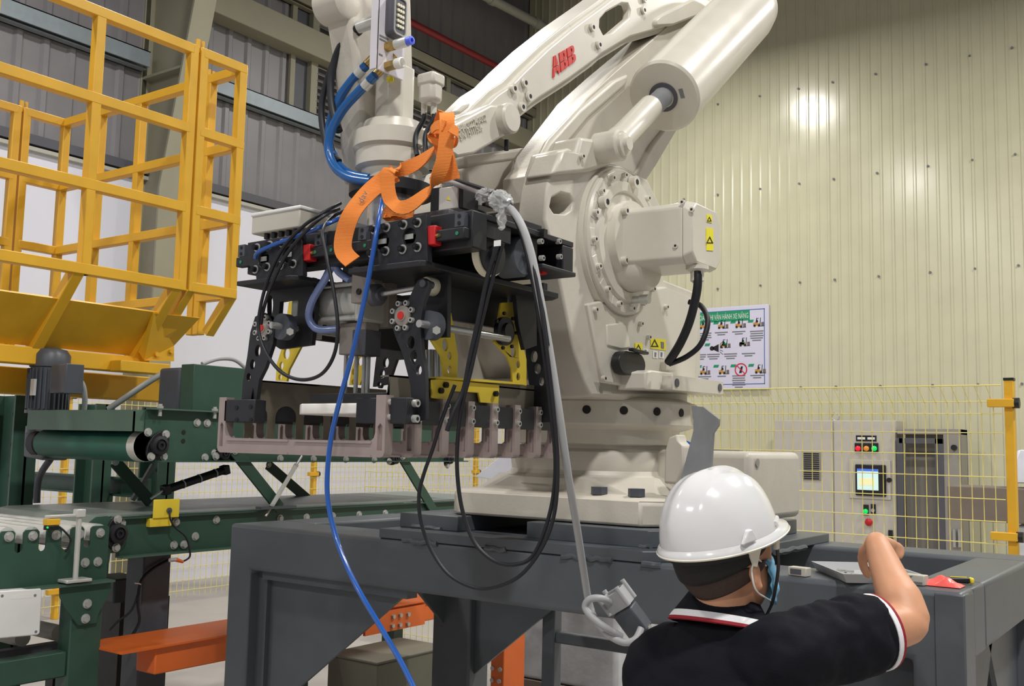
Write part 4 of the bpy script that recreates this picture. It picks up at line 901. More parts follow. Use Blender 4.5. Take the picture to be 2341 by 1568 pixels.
fm_ = M().ball(site(1145, 460, y=1.845), (.030, .026, .024), 22, 14, Matrix.Rotation(.5, 3, 'Y'))
fm_.ball(site(1112, 446, y=1.875), (.030, .02, .015), 18, 10); fm_.ball(site(1147, 494, y=1.84), (.010, .010, .032), 14, 10)
for v in fm_.v: v += Vector((random.uniform(-1, 1), random.uniform(-1, 1), random.uniform(-1, 1))) * .004
tp_ = tag(obj('plastic_wrap', fm_, 'clear_tape', smooth=0), 'crumpled clear plastic film wrapped around the cable bundle', 'film')
tg = tag(obj('cable_tag', M().cb(site(1137, 556, y=1.755), (.018, .002, .013)), 'white_plastic'), 'small white tag tied to the black cables', 'tag')
# ------------------------------------------------------------------ steel stand under the robot
SG = 'steel_grey'
SX0, SX1, SY0, SY1, SZ0, SZ1 = -3.06, -.51, 2.50, 3.60, 1.175, 1.338
sd = thing('robot_stand', 'heavy grey welded steel stand carrying the robot', 'steel stand', ((SX0 + SX1) / 2, (SY0 + SY1) / 2, 0))
LW = .115
obj('front_portal', M().prism([(SX0, SY0, SZ1), (SX1, SY0, SZ1), (SX1, SY0, .015), (SX1 - LW, SY0, .015), (SX1 - LW, SY0, SZ0), (SX0 + LW, SY0, SZ0), (SX0 + LW, SY0, .015), (SX0, SY0, .015)], (0, .125, 0)), SG, sd, bevel=.012, seg=3)
obj('front_beam', M().box((SX0, SY0 + .11, SZ0 + .001), (SX1, SY0 + .24, SZ1 - .0006)), SG, sd, bevel=.006, seg=2)
obj('back_beam', M().box((SX0, SY1 - .2, SZ0), (SX1, SY1, SZ1)), SG, sd, bevel=.014, seg=3)
obj('side_beam', M().box((SX0, SY0 + .24, SZ0), (SX0 + .2, SY1 - .2, SZ1)), SG, sd, bevel=.012, seg=3)
obj('side_beam', M().box((SX1 - .15, SY0 + .24, SZ0), (SX1, SY1 - .2, SZ1)), SG, sd, bevel=.012, seg=3)
for xx in (-2.25, -1.35): obj('cross_beam', M().box((xx - .06, SY0 + .24, SZ0 + .02), (xx + .06, SY1 - .2, SZ1 - .004)), SG, sd, bevel=.01)
legs = [(SX0, SX0 + .115, SY0, SY0 + .12), (SX1 - .115, SX1, SY0, SY0 + .12), (site(1000, 1500, y=3.5).x, site(1085, 1500, y=3.5).x, 3.46, 3.6), (SX1 - .115, SX1, 3.46, 3.6)]
for i, (a, b, c, d) in enumerate(legs):
    if i > 1: obj('leg', M().box((a, c, 0.015), (b, d, SZ0 + .004)), SG, sd, bevel=.010)
    obj('foot_plate', M().box((a - .05, c - .05, 0), (b + .05, d + .05, .016)), SG, sd)
def gus(p, q, r, th): return obj('gusset', M().prism([p, q, r], th), SG, sd)
g0 = SX0 + .115
obj('corner_channel', M().box((g0, SY0 + .05, .1), (g0 + .045, SY0 + .11, SZ0)), SG, sd)
def hyp(p, q, xl, zt):
    k = (q.z - p.z) / (q.x - p.x); return p.x + (zt - p.z) / k, p.z + (xl - p.x) * k
xt, zl_ = hyp(site(917, 1368, y=SY0 + .07), site(690, 1566, y=SY0 + .07), g0 + .045, SZ0)
gus((g0 + .045, SY0 + .07, SZ0), (xt, SY0 + .07, SZ0), (g0 + .045, SY0 + .07, zl_), (0, .014, 0))
obj('gusset_flange', M().box((g0 + .04, SY0 + .03, SZ0 - .03), (g0 + .74, SY0 + .08, SZ0)), SG, sd)
gus((SX1 - .115, SY0 + .07, SZ0), (SX1 - .78, SY0 + .07, SZ0), (SX1 - .115, SY0 + .07, .42), (0, .014, 0))
bx0, bx1 = legs[2][0], legs[2][1]
xt, zl_ = hyp(site(1255, 1399, y=3.5), site(1070, 1552, y=3.5), bx1, SZ0)
gus((bx1, 3.5, SZ0), (xt, 3.5, SZ0), (bx1, 3.5, zl_), (0, .014, 0))
gus((bx0 + .05, 3.46, SZ0), (bx0 + .05, 3.46, .88), (bx0 + .05, 3.12, SZ0), (.014, 0, 0))
gus((SX1 - .115, 3.5, SZ0), (SX1 - .8, 3.5, SZ0), (SX1 - .115, 3.5, .5), (0, .014, 0))
gus((SX1 - .06, 2.62, SZ0), (SX1 - .06, 3.1, SZ0), (SX1 - .06, 2.62, .6), (.014, 0, 0))
gus((SX1 - .06, 3.46, SZ0), (SX1 - .06, 3.0, SZ0), (SX1 - .06, 3.46, .6), (.014, 0, 0))
obj('corner_strip', M().box((SX1 - .062, SY0 - .006, .0), (SX1 + .004, SY0 + .05, SZ1 - .004)), 'steel_grey', sd, bevel=.004)
pm = site(1252, 1480, y=3.53)
obj('mid_leg', M().box((pm.x - .03, 3.53, 0), (pm.x + .03, 3.59, SZ0)), SG, sd, bevel=.006)
pz = site(1300, 1450, y=3.53).z
obj('lower_rail', M().box((pm.x, 3.54, pz - .045), (SX1 - .1, 3.58, pz)), SG, sd, bevel=.006)
lp_ = obj('base_plate', M().prism([(-2.31, SY0 + .0, SZ1), (-1.33, SY0 + .0, SZ1), (-1.16, SY0 + .17, SZ1), (-1.16, 3.56, SZ1), (-2.31, 3.56, SZ1)], (0, 0, .03)), SG, sd, bevel=.003)
obj('shim_plate', M().box((-2.30, 2.59, SZ1 + .03), (-2.05, 3.46, 1.417)), SG, sd, bevel=.003)
obj('shim_plate', M().prism([(-1.78, 2.59, SZ1 + .03), (-1.36, 2.59, SZ1 + .03), (-1.24, 2.72, SZ1 + .03), (-1.24, 3.46, SZ1 + .03), (-1.78, 3.46, SZ1 + .03)], (0, 0, 1.417 - SZ1 - .03)), SG, sd, bevel=.003)
def bead(x0, x1, y, z, r=.009):
    n = int(abs(x1 - x0) / .02) + 2
    return obj('weld_bead', M().tube([(x0 + (x1 - x0) * i / n, y + random.uniform(-.003, .003), z + random.uniform(-.003, .003)) for i in range(n + 1)], r, n=8), 'steel_grey', sd)
for u0, u1, v in ((920, 1000, 1234), (1110, 1155, 1256), (1285, 1400, 1283), (1468, 1510, 1282)):
    a, b = site(u0, v, y=SY0), site(u1, v, y=SY0); bead(a.x, b.x, SY0 + .002, SZ1 - .002)
for u0, u1, v in ((955, 1080, 1205), (1500, 1540, 1245)):
    a, b = site(u0, v, z=SZ1 + .032), site(u1, v, z=SZ1 + .032); bead(a.x, b.x, 2.585, SZ1 + .034, .008)
obj('weld_bead', M().tube([(-1.155, 3.3 - .03 * i, SZ1 + random.uniform(-.002, .004)) for i in range(10)], .009, n=8), 'steel_grey', sd)

# ------------------------------------------------------------------ things lying on the stand
tz = SZ1 + .001
tA = site(1850, 1304, z=tz); 
e1_ = Vector((-.57, .82, 0)); e2_ = Vector((.82, .57, 0)); tc_ = Vector((-.770, 2.462, tz)) + e1_ * .135 + e2_ * .10; ang = math.atan2(.57, .82)
tray = thing('parts_tray', 'shallow silver metal tray with small screws on the stand corner', 'tray', tuple(tc_))
RZ = Matrix.Rotation(ang, 3, 'Z')
def rp(x, y, z): return tc_ + RZ @ Vector((x, y, z))
W2, D2, HH = .10, .135, .022
m = M().loft([[rp(-W2 + .012, -D2 + .012, 0), rp(W2 - .012, -D2 + .012, 0), rp(W2 - .012, D2 - .012, 0), rp(-W2 + .012, D2 - .012, 0)], [rp(-W2, -D2, HH), rp(W2, -D2, HH), rp(W2, D2, HH), rp(-W2, D2, HH)], [rp(-W2 + .006, -D2 + .006, HH), rp(W2 - .006, -D2 + .006, HH), rp(W2 - .006, D2 - .006, HH), rp(-W2 + .006, D2 - .006, HH)], [rp(-W2 + .016, -D2 + .016, .004), rp(W2 - .016, -D2 + .016, .004), rp(W2 - .016, D2 - .016, .004), rp(-W2 + .016, D2 - .016, .004)]])
obj('tray_body', m, 'grey_cable', tray)
for i in range(9):
    a = rp(random.uniform(-.06, .03), random.uniform(-.08, .06), .009); t_ = random.uniform(0, 6.28); d = Vector((math.cos(t_), math.sin(t_), 0))
    s_ = obj('screw', M().cyl(a, a + d * .018, .0028, n=6).cyl(a - d * .005, a, .005, n=6), 'bolt_steel', None, loc=tuple(a))
    tag(s_, 'small bright screw lying in the silver parts tray', 'screw', 'screws in the parts tray')
c = site(1828, 1316, z=tz); sb1 = thing('socket_insert', 'small pale grey connector insert left of the silver tray', 'connector', tuple(c))
rz = Matrix.Rotation(-.15, 3, 'Z')
obj('shell', M().cb(c + Vector((0, 0, .011)), (.05, .028, .022), rz), 'cabinet_beige', sb1, bevel=.002)
obj('contact_face', M().cb(c + rz @ Vector((-.003, -.0145, .011)), (.03, .001, .013), rz), 'cabinet_dark', sb1)
c = site(2094, 1336, z=tz); sb2 = thing('socket_insert', 'small pale grey connector insert beside the red plastic bag', 'connector', tuple(c))
obj('shell', M().cb(c + Vector((0, 0, .012)), (.05, .028, .024), rz), 'cabinet_beige', sb2, bevel=.002)
obj('pin_row', M().cb(c + rz @ Vector((.01, -.0145, .006)), (.022, .001, .005), rz), 'ink_grey', sb2)
c = site(2150, 1338, z=tz)
m = M(); nx, ny = 14, 9; vs = []; fs = []
for j in range(ny + 1):
    for i in range(nx + 1):
        u, v = i / nx, j / ny; e = (math.sin(math.pi * u) * math.sin(math.pi * v)) ** .6
        vs.append(c + Vector(((u - .5) * .10, (v - .5) * .06, 0)) + Z * (.001 + .016 * e * (1 + .35 * math.sin(9 * u + 5 * v) + .25 * math.sin(17 * u - 11 * v))))
for j in range(ny):
    for i in range(nx): k = j * (nx + 1) + i; fs.append((k, k + 1, k + nx + 2, k + nx + 1))
k = len(vs); vs += [Vector((p.x, p.y, tz)) for p in vs]
fs += [tuple(q + k for q in f[::-1]) for f in fs]
tag(obj('plastic_bag', m.add(vs, fs), 'red_bag'), 'crumpled red plastic bag near the stand corner', 'bag')
c = site(2196, 1334, z=tz); kd = Vector((.8, .45, 0)).normalized()
kn = thing('utility_knife', 'black and yellow utility knife sticking out of the red bag', 'knife', tuple(c))
obj('handle', M().bar(c - kd * .03 + Z * .008, c + kd * .02 + Z * .008, .020, .014), 'black_plastic', kn, bevel=.004)
obj('end_cap', M().bar(c + kd * .02 + Z * .008, c + kd * .03 + Z * .008, .021, .015), 'knife_yellow', kn, bevel=.004)
obj('blade_slot', M().bar(c - kd * .025 + Z * .0155, c + kd * .015 + Z * .0155, .006, .002), 'knife_yellow', kn)

# ------------------------------------------------------------------ bracket, hose and bottle-shaped block round the robot base
gp = [(1583, 928), (1607, 930), (1643, 958), (1642, 972), (1630, 990), (1624, 1085), (1622, 1232), (1548, 1232), (1562, 1085), (1588, 985), (1588, 960)]
yb_ = 2.66
gbk = thing('steel_upright', 'bent grey sheet steel upright standing behind the helmet', 'bracket', tuple(site(1590, 1225, y=yb_)))
G = ty(gp, yb_); zmin = 1.4185
G = [Vector((p.x, p.y, max(p.z, zmin))) for p in G]
obj('web', M().prism(G, (0, .012, 0)), 'steel_grey_worn', gbk)
F_ = ty([(1583, 928), (1588, 960), (1588, 985), (1562, 1085), (1548, 1232)], yb_); F_ = [Vector((p.x, p.y, max(p.z, zmin))) for p in F_]
m = M()
for i in range(4): m.prism([F_[i], F_[i + 1], F_[i + 1] + Vector((.004, .05, 0)), F_[i] + Vector((.004, .05, 0))], (-.004, 0, 0))
obj('flange', m, 'steel_grey_worn', gbk)
blp = [(1518, 1085), (1520, 1030), (1528, 1000), (1548, 992), (1552, 1010), (1562, 1020), (1566, 1085)]
bq = ty(blp, 2.78); bq = [Vector((p.x, p.y, p.z)) for p in bq]
bq[0].z = bq[-1].z = 1.5445
obj('base_connector', M().prism(bq, (0, .06, 0)), RC, rob, bevel=.006)
tag(obj('air_hose', M().tube([site(u, v, y=3.42) for u, v in ((1440, 1060), (1485, 1022), (1510, 1012), (1545, 1010), (1575, 1016), (1590, 1040), (1600, 1090), (1602, 1160), (1600, 1226))] + [Vector((-1.52, 3.45, 1.375))], .010, n=10), 'blue_tube'), 'bright blue hose curving behind the robot base', 'hose')

# ------------------------------------------------------------------ below and behind the stand
of = thing('orange_frame', 'orange painted steel beam and post running below the conveyors', 'steel frame', (-3.35, 3.5, 0))
zo = .865
obj('beam', M().box((-3.48, 2.42, zo - .11), (-3.36, 4.95, zo - .008)), 'orange_paint', of, bevel=.006)
obj('top_plate', M().box((-3.62, 2.26, zo - .008), (-3.34, 4.2, zo)), 'orange_paint', of)
pa, pb = site(1122, 1500, y=4.72), site(1152, 1500, y=4.72); y5 = site(1200, 1500, x=pb.x).y
obj('post', M().box((pa.x, 4.72, 0), (pb.x, y5, zo)), 'orange_paint', of, bevel=.006)
nb_ = bolt_mesh('bolt', -Y, .013, .010, 'bolt_steel', n=6, socket=False)
for u, v in ((1127, 1527), (1144, 1530), (1126, 1554), (1142, 1557)): stamp('bolt', nb_, site(u, v, y=4.72), of)
obj('splice_plate', M().box((-3.36, 3.55, zo - .12), (-3.345, 3.98, zo - .02)), 'orange_paint', of)
nx_ = bolt_mesh('bolt', X, .011, .012, 'bolt_steel', n=6, socket=False)
for u, v in ((898, 1409), (914, 1406), (932, 1404), (896, 1430), (913, 1428), (931, 1426)): 
    p = site(u, v, x=-3.345); stamp('bolt', nx_, (-3.345, p.y, min(max(p.z, zo - .11), zo - .03)), of)
a = site(780, 1500, x=-3.3)
ob = thing('floor_box', 'olive grey steel box standing under the robot stand', 'box', (-3.5, 3.7, 0))
b0 = site(750, 1500, y=3.32).x; zb0 = site(785, 1505, y=3.32).z
obj('body', M().box((b0, 3.32, 0), (b0 + .30, 3.80, zb0)), 'box_olive', ob, bevel=.006)
obj('lid', M().box((b0 - .006, 3.314, zb0), (b0 + .306, 3.806, zb0 + .012)), 'box_olive', ob, bevel=.004)
# wrapped sacks on a pallet behind the robot
ys = 5.55
q0, q1, q2, q3 = site(1085, 1090, y=ys), site(1150, 1038, y=ys), site(1215, 1038, y=ys), site(1215, 1090, y=ys)
ss = thing('sack_stack', 'white printed sack on a wrapped stack behind the robot base', 'sack', (q2.x, ys + .3, 0))
obj('pallet', M().box((q0.x + .25, ys, 0), (q0.x + 1.15, ys + .7, .14)), 'brown_card', ss)
obj('wrapped_load', M().box((q0.x + .27, ys + .02, .14), (q0.x + 1.12, ys + .68, q0.z - .03)), 'plastic_wrap', ss, bevel=.03)
sk_ = obj('top_sack', M().prism([Vector((q0.x, ys, q0.z)), Vector((q0.x + .4, ys, q0.z - .03)), Vector((q0.x + 1.1, ys, q0.z - .03)), Vector((q0.x + 1.1, ys, q1.z - .02)), q1 + Vector((.15, 0, .0)), q1], (0, .6, 0)), 'bag_white', ss, bevel=.02)
obj('sack_print', M().prism([site(u, v, y=ys - .002) for u, v in ((1160, 1078), (1190, 1070), (1195, 1085), (1165, 1090))], (0, .001, 0)), 'logo_red', sk_)
obj('sack_print', M().prism([site(u, v, y=ys - .002) for u, v in ((1168, 1046), (1200, 1040), (1202, 1050), (1172, 1058))], (0, .001, 0)), 'poster_blue', sk_)
# ------------------------------------------------------------------ yellow guard cage at the top left
YP2 = 'yellow_paint'
CX, CY2 = -4.2, 3.375
cg = thing('guard_cage', 'yellow welded square tube guard cage above the green conveyor', 'guard cage', (-4.6, 2.4, 1.93))
ZR = [3.605, 3.195, 2.79, 2.40]
cor = site(150, 292, y=CY2); XB = cor.x
BW = .05
def bars(name, segs, w=BW, h=BW, par=cg):
    if name == 'upright': w = h = BW - .003
    for p, q in segs: obj(name, M().bar(p, q, w, h, up=(0, 0, 1) if abs(Vector(q).z - Vector(p).z) < .3 else (0, 1, 0)), YP2, par, bevel=.004)
# near panel
for z in ZR: bars('rail', [((CX, 1.2, z), (CX, 3.04, z))])
for y in (1.55, 2.04, 2.53, 3.045): bars('upright', [((CX, y, 2.375), (CX, y, 3.63))])
# small gate panel beyond the hinge
for z in ZR: bars('rail', [((CX, 3.10, z), (CX, CY2, z))])
for y in (3.105, 3.355): bars('upright', [((CX, y, 2.375), (CX, y, 3.63))])
# end panels
xh = site(478, 300, y=CY2).x
for z in ZR: bars('rail', [((CX, CY2, z), (xh, CY2, z)), ((xh - .06, CY2, z), (XB, CY2, z))])
for x in (xh, xh - .055, site(322, 300, y=CY2).x, XB + .0, site(228, 350, y=CY2).x): bars('upright', [((x, CY2, 2.2), (x, CY2, 3.63))])
# far panels
yh2 = site(45, 300, x=XB).y
for z in ZR: bars('rail', [((XB, CY2, z), (XB, yh2 + .03, z)), ((XB, yh2 - .03, z), (XB, 1.2, z))])
for y in (yh2 + .03, yh2 - .03, yh2 - .5): bars('upright', [((XB, y, 2.1), (XB, y, 3.63))])
for p in ((CX, 3.075, 3.64), (xh - .028, CY2, 3.64), (XB, yh2, 3.64)):
    obj('hinge_pin', M().cyl(Vector(p) - Z * .04, Vector(p) + Z * .03, .012, n=10).cyl(Vector(p) + Vector((.0, .03, -.02)), Vector(p) + Vector((0, .03, .03)), .009, n=8), YP2, cg)
# sloping struts and apron plates
XA, ZA = -4.46, 2.055
for y in (1.55, 2.04, 2.50, 3.02): bars('strut', [((CX, y, 2.395), (XA - .01, y - .03, ZA - .02))], .055, .055)
for y, dy in ((3.10, .0), (3.36, 0)): bars('strut', [((CX, y, 2.395), (-4.36, y - .01, 2.20))], .05, .05)
def apron(y0, y1, x0=-4.275, z0=2.262, x1=XA, z1=ZA): return obj('apron_plate', M().add([(x0, y0, z0), (x0, y1, z0), (x1, y1, z1), (x1, y0, z1), (x0 - .012, y0, z0 + .008), (x0 - .012, y1, z0 + .008), (x1 - .012, y1, z1 + .008), (x1 - .012, y0, z1 + .008)], [(0, 1, 2, 3), (7, 6, 5, 4), (0, 4, 5, 1), (1, 5, 6, 2), (2, 6, 7, 3), (3, 7, 4, 0)]), YP2, cg, smooth=0)
apron(1.2, 2.0); apron(2.0, 2.47); apron(2.47, 3.0)
wq = [site(318, 806, x=-4.40), site(352, 716, x=-4.27), site(457, 727, x=-4.27), site(398, 790, x=-4.40), site(398, 826, x=-4.40), site(330, 824, x=-4.40)]
m = M().add(wq + [p + Vector((-.012, 0, .004)) for p in wq], [(0, 1, 2, 3, 4, 5), (11, 10, 9, 8, 7, 6)] + [(i, (i + 1) % 6, 6 + (i + 1) % 6, 6 + i) for i in range(6)])
obj('end_wedge', m, YP2, cg, smooth=0)
obj('sill_angle', M().box((XA - .06, 1.2, 1.97), (XA + .03, 3.06, 2.05)), YP2, cg, bevel=.005)
obj('sill_foot', M().box((XA + .03, 2.84, 1.965), (XA + .12, 3.12, 2.02)), YP2, cg, bevel=.005)
ch_ = bolt_mesh('bolt', X, .012, .012, 'yellow_paint', n=6, socket=False)
for u, v in ((357, 765), (357, 786), (357, 810), (390, 803)): stamp('bolt', ch_, site(u, v, x=-4.395), cg)
# platform edge beam that the cage rests on
pf = thing('platform_beam', 'yellow box beam under the guard cage resting on green columns', 'steel beam', (-4.62, 2.4, 1.3))
obj('beam', M().box((-4.74, 1.0, 1.84), (-4.60, 3.5, 1.965)), YP2, pf, bevel=.006)
GP = 'green_paint'
def column(u0, u1, y, lab, z1=1.84):
    a, b = site(u0, 1000, y=y), site(u1, 1000, y=y)
    t = thing('support_column', lab, 'column', ((a.x + b.x) / 2, y, 0))
    w = b.x - a.x
    obj('web', M().box((a.x, y, 0), (b.x, y + .012, z1)), GP, t); obj('flange', M().box((a.x, y - .06, 0), (a.x + .014, y + .06, z1)), GP, t); obj('flange', M().box((b.x - .014, y - .06, 0), (b.x, y + .06, z1)), GP, t)
    obj('base_plate', M().box((a.x - .05, y - .1, 0), (b.x + .05, y + .1, .015)), GP, t)
    for z in (.5, .9, 1.2, 1.45, 1.6, 1.75): obj('bolt_hole', M().cyl((a.x + w * .5, y + .001, z), (a.x + w * .5, y - .0015, z), .012, n=10), 'dark_hole', t)
    return t
column(0, 58, 2.62, 'widest dark green steel column at the left edge under the platform')
column(196, 238, 3.45, 'dark green steel column between the tall motor and the green conveyor')
column(340, 386, 3.85, 'dark green steel column behind the boxed motor on the conveyor')
a, b = site(0, 1085, y=3.55), site(330, 1085, y=3.55)
gb_ = thing('cross_rail', 'dark green channel rail between the green columns', 'steel beam', ((a.x + b.x) / 2, 3.6, 0))
zz0 = site(200, 1128, y=3.56).z
obj('channel', M().box((a.x - .3, 3.58, zz0), (b.x, 3.60, zz0 + .11)).box((a.x - .3, 3.53, zz0), (b.x, 3.58, zz0 + .012)).box((a.x - .3, 3.53, zz0 + .1), (b.x, 3.58, zz0 + .112)), GP, gb_)
obj('rail_post', M().box((site(215, 1100, y=3.58).x, 3.6, 0), (site(240, 1100, y=3.58).x, 3.64, zz0 + .1)), GP, gb_)

# ------------------------------------------------------------------ upper bag-flattening conveyor
PX = -3.60; XL_ = site(92, 1010, y=2.5).x
uc = thing('belt_conveyor', 'dark green upper belt conveyor with boxed drive on scissor legs', 'conveyor', (-4.0, 3.4, 1.40))
y0, y1 = site(330, 1000, x=PX).y, site(1060, 1050, x=PX).y
zb_, zt_ = 1.557, site(330, 932, x=PX).z
obj('side_plate', M().prism([Vector((PX, y0, zt_)), Vector((PX, y1 - .05, zt_)), Vector((PX, y1, zt_ - .05)), Vector((PX, y1, zb_)), Vector((PX, y0 + .06, zb_)), Vector((PX, y0 + .03, zb_ + .10)), Vector((PX, y0, zb_ + .12))], (-.008, 0, 0)), GP, uc)
obj('side_plate', M().box((XL_, y0 + .03, zb_), (XL_ + .008, y1, zt_)), GP, uc)
obj('top_flange', M().box((PX - .008, y0, zt_ - .006), (PX + .035, y1, zt_)), 'green_cover', uc)
obj('bottom_flange', M().box((PX - .008, y0 + .06, zb_ - .006), (PX + .035, y1, zb_)), GP, uc)
obj('bed_plate', M().box((XL_ + .008, y0 + .1, zt_ - .07), (PX - .008, y1 - .05, zt_ - .06)), 'green_cover', uc)
rz0 = site(200, 1016, y=2.49).z; ry = y0 + .035
rr0 = obj('end_roller', M().lathe([(.02, 0), (.062, 0), (.062, .94 * 0 + (PX - .03 - XL_ - .02)), (.02, PX - .03 - XL_ - .02)], (XL_ + .02, ry, rz0), X, n=36), 'green_belt', uc)
obj('roller_end', M().lathe([(.0635, -.05), (.0635, 0), (.03, .0)], (PX - .03, ry, rz0), X, n=36), 'brushed_alu', rr0)
obj('belt', M().box((XL_ + .02, ry, rz0 - .066), (PX - .04, y1 - .05, rz0 - .060)).box((XL_ + .02, ry, rz0 + .056), (PX - .04, y1 - .05, rz0 + .063)), 'green_belt', uc)
obj('far_roller', M().cyl((XL_ + .02, y1 - .05, rz0), (PX - .03, y1 - .05, rz0), .063, n=28), 'green_belt', uc)
# front hood
hz0, hz1 = site(200, 984, y=y0 - .05).z, site(200, 940, y=y0 - .05).z
obj('front_hood', M().box((XL_ + .0, y0 - .05, hz0), (PX - .005, y0 - .044, hz1)).box((XL_ + .0, y0 - .05, hz1), (PX - .005, y0 + .25, hz1 + .006)).box((PX - .011, y0 - .05, hz0), (PX - .005, y0 + .02, hz1)), 'green_cover', uc)
hb_ = mesh_of('bolt', M().cyl((0, 0, 0), (.012, 0, 0), .013, n=6).cyl((0, 0, 0), (.003, 0, 0), .018, n=12), Vector(), 'bolt_steel')
for u, v in ((450, 966), (473, 967), (468, 1046), (338, 988), (374, 1044), (640, 1048), (716, 1049), (790, 1050), (855, 1051), (490, 1036)): stamp('bolt', hb_, site(u, v, x=PX), uc)
hs = mesh_of('bolt_hole', M().cyl((0, 0, 0), (.001, 0, 0), .010, n=10), Vector(), 'dark_hole')
for u, v in ((420, 988), (419, 1008)): stamp('bolt_hole', hs, site(u, v, x=PX + .001), uc)
for u, v in ((366, 940), (491, 946)): p = site(u, v, x=PX + .02); obj('hanging_bolt', M().cyl(p + Z * .03, p - Z * .02, .008, n=8).cyl(p + Z * .012, p + Z * .022, .014, n=6), 'bolt_steel', uc)
def bearing(u, v, x, par, r=.05, ang=-35):
    c = site(u, v, x=x); a = R(ang); d = Vector((0, math.cos(a), math.sin(a)))
    fl3 = M().prism([c + d * (1.55 * r * math.cos(t)) + X.cross(d) * (r * math.sin(t)) for t in [i * math.pi / 12 for i in range(24)]], (.012, 0, 0))
    b = obj('bearing_flange', fl3, 'black_plastic', par, bevel=.003)
    obj('bearing_body', M().lathe([(r * .95, .012), (r * .9, .03), (r * .6, .034), (r * .55, .028), (r * .4, .028), (r * .4, .036), (r * .2, .036), (r * .18, .03), (0, .03)], c, X, n=28), 'black_rubber', b)
    for s in (-1, 1): stamp('bolt', hb_, c + d * (r * 1.3 * s) + X * .012, b)
    return b
bearing(358, 1018, PX, uc, .043, 55)
bearing(505, 1036, PX, uc, .03, 20)
bearing(897, 1048, PX, uc, .032, 20); bearing(1022, 1050, PX, uc, .028, 70)
# boxed drive on top
q0, q1 = site(408, 925, x=PX - .05), site(555, 922, x=PX - .05)
zt6 = site(450, 832, x=PX - .05).z
dv = obj('drive_box', M().box((PX - .14, q0.y + .07, zt_ - .01), (PX - .05, q1.y + .03, zt6)), 'green_paint', uc, bevel=.003)
obj('drive_gearbox', M().box((PX - .30, q0.y + .07, zt_ - .01), (PX - .145, q0.y + .25, zt6 - .012)), 'motor_grey', uc, bevel=.015, seg=3)
obj('drive_tail', M().cyl((PX - .15, q1.y + .03, (zt_ + zt6) / 2), (PX - .15, q1.y + .12, (zt_ + zt6) / 2), .08, n=28), 'cabinet_inner', uc)
def tubeo(name, pts, r, mt, par, n=10, **k): return obj(name, M().tube([site(u, v, **kk) for u, v, kk in pts], r, n=n), mt, par)
tubeo('conduit', [(248, 935, dict(y=2.75)), (300, 900, dict(y=2.80)), (345, 870, dict(y=2.85)), (368, 856, dict(y=2.88))], .014, 'grey_cable', uc)
tubeo('conduit', [(462, 832, dict(x=-3.8)), (500, 820, dict(x=-3.8)), (535, 822, dict(x=-3.8)), (560, 840, dict(x=-3.8))], .010, 'grey_cable', uc)
# gear motor standing at the far end of the roller
gx, gy = site(108, 930, y=2.55).x, 2.55
gmo = obj('gear_motor', M().lathe([(.082, 1.765), (.082, 1.96), (.088, 1.965), (.088, 2.02), (.07, 2.045), (.03, 2.055), (0, 2.055)], (gx, gy, 0), n=36), 'motor_grey', uc)
fn = mesh_of('cooling_fin', M().box((.08, -.003, 1.77), (.094, .003, 1.955)), Vector(), 'motor_grey', smooth=0)
for i in range(28): stamp('cooling_fin', fn, (gx, gy, 0), gmo, (0, 0, 2 * math.pi * i / 28))
ta, tb2 = site(126, 833, y=gy - .10), site(146, 898, y=gy - .10)
tbx = obj('terminal_box', M().box((ta.x - .03, gy - .10, tb2.z), (tb2.x, gy - .02, ta.z)), 'motor_grey', gmo, bevel=.004)
obj('terminal_lid', M().box((tb2.x, gy - .102, tb2.z - .002), (tb2.x + .012, gy - .018, ta.z + .002)), 'motor_grey', gmo, bevel=.003)
p = site(76, 885, y=gy - .09); obj('rating_plate', M().cb(p, (.03, .012, .075)), 'brushed_alu', gmo)
obj('motor_neck', M().lathe([(.085, 1.75), (.085, 1.765), (.05, 1.745), (.05, 1.70), (.075, 1.69), (.075, 1.66)], (gx - .02, gy, 0), n=28), 'motor_grey', gmo)
obj('gear_case', M().prism([site(u, v, y=gy - .06) for u, v in ((52, 1045), (55, 985), (66, 958), (92, 950), (100, 965), (100, 1045), (92, 1052))], (0, .13, 0)), 'motor_grey', gmo, bevel=.012, seg=3)
obj('gear_hub', M().lathe([(.06, -.02), (.06, .03), (.045, .045)], (XL_ - .03, ry, rz0), X, n=28), 'black_rubber', gmo)
tubeo('conduit', [(170, 858, dict(y=gy - .04)), (188, 878, dict(y=gy)), (194, 910, dict(y=gy + .03)), (191, 945, dict(y=gy + .05))], .012, 'grey_cable', uc)
tubeo('conduit', [(115, 1050, dict(y=gy + .05)), (95, 1080, dict(y=gy + .05)), (86, 1110, dict(y=gy + .05)), (84, 1150, dict(y=gy + .05))], .016, 'cabinet_dark', uc)
# scissor legs, cylinder and turnbuckles
def strap(name, p, q, w, th, mt, par=uc): return obj(name, M().bar(p, q, th, w, up=(0, 0, 1)), mt, par, bevel=.002)
XF = XL_ + .05
for (u0, v0, u1, v1), xx in (((535, 1030, 640, 1162), PX + .015), ((918, 1044, 992, 1168), PX + .015), ((262, 1055, 345, 1148), XF + .3), ((612, 1062, 705, 1142), XF)):
    p, q = site(u0, v0, x=xx), site(u1, v1, x=xx); l = strap('swing_leg', p, q, .055, .012, GP)
    stamp('bolt', hb_, Vector((p.x + .006, p.y, p.z)), uc)
p, q = site(520, 1072, x=PX - .15), site(372, 1122, x=PX - .15)
acy = obj('air_cylinder', M().cyl(p, q, .018, n=18), 'black_rubber', uc); d = (p - q).normalized()
obj('cylinder_head', M().bar(q - d * .0, q + d * .03, .042, .042), 'black_plastic', acy, bevel=.004); obj('cylinder_head', M().bar(p - d * .03, p, .042, .042), 'black_plastic', acy, bevel=.004)
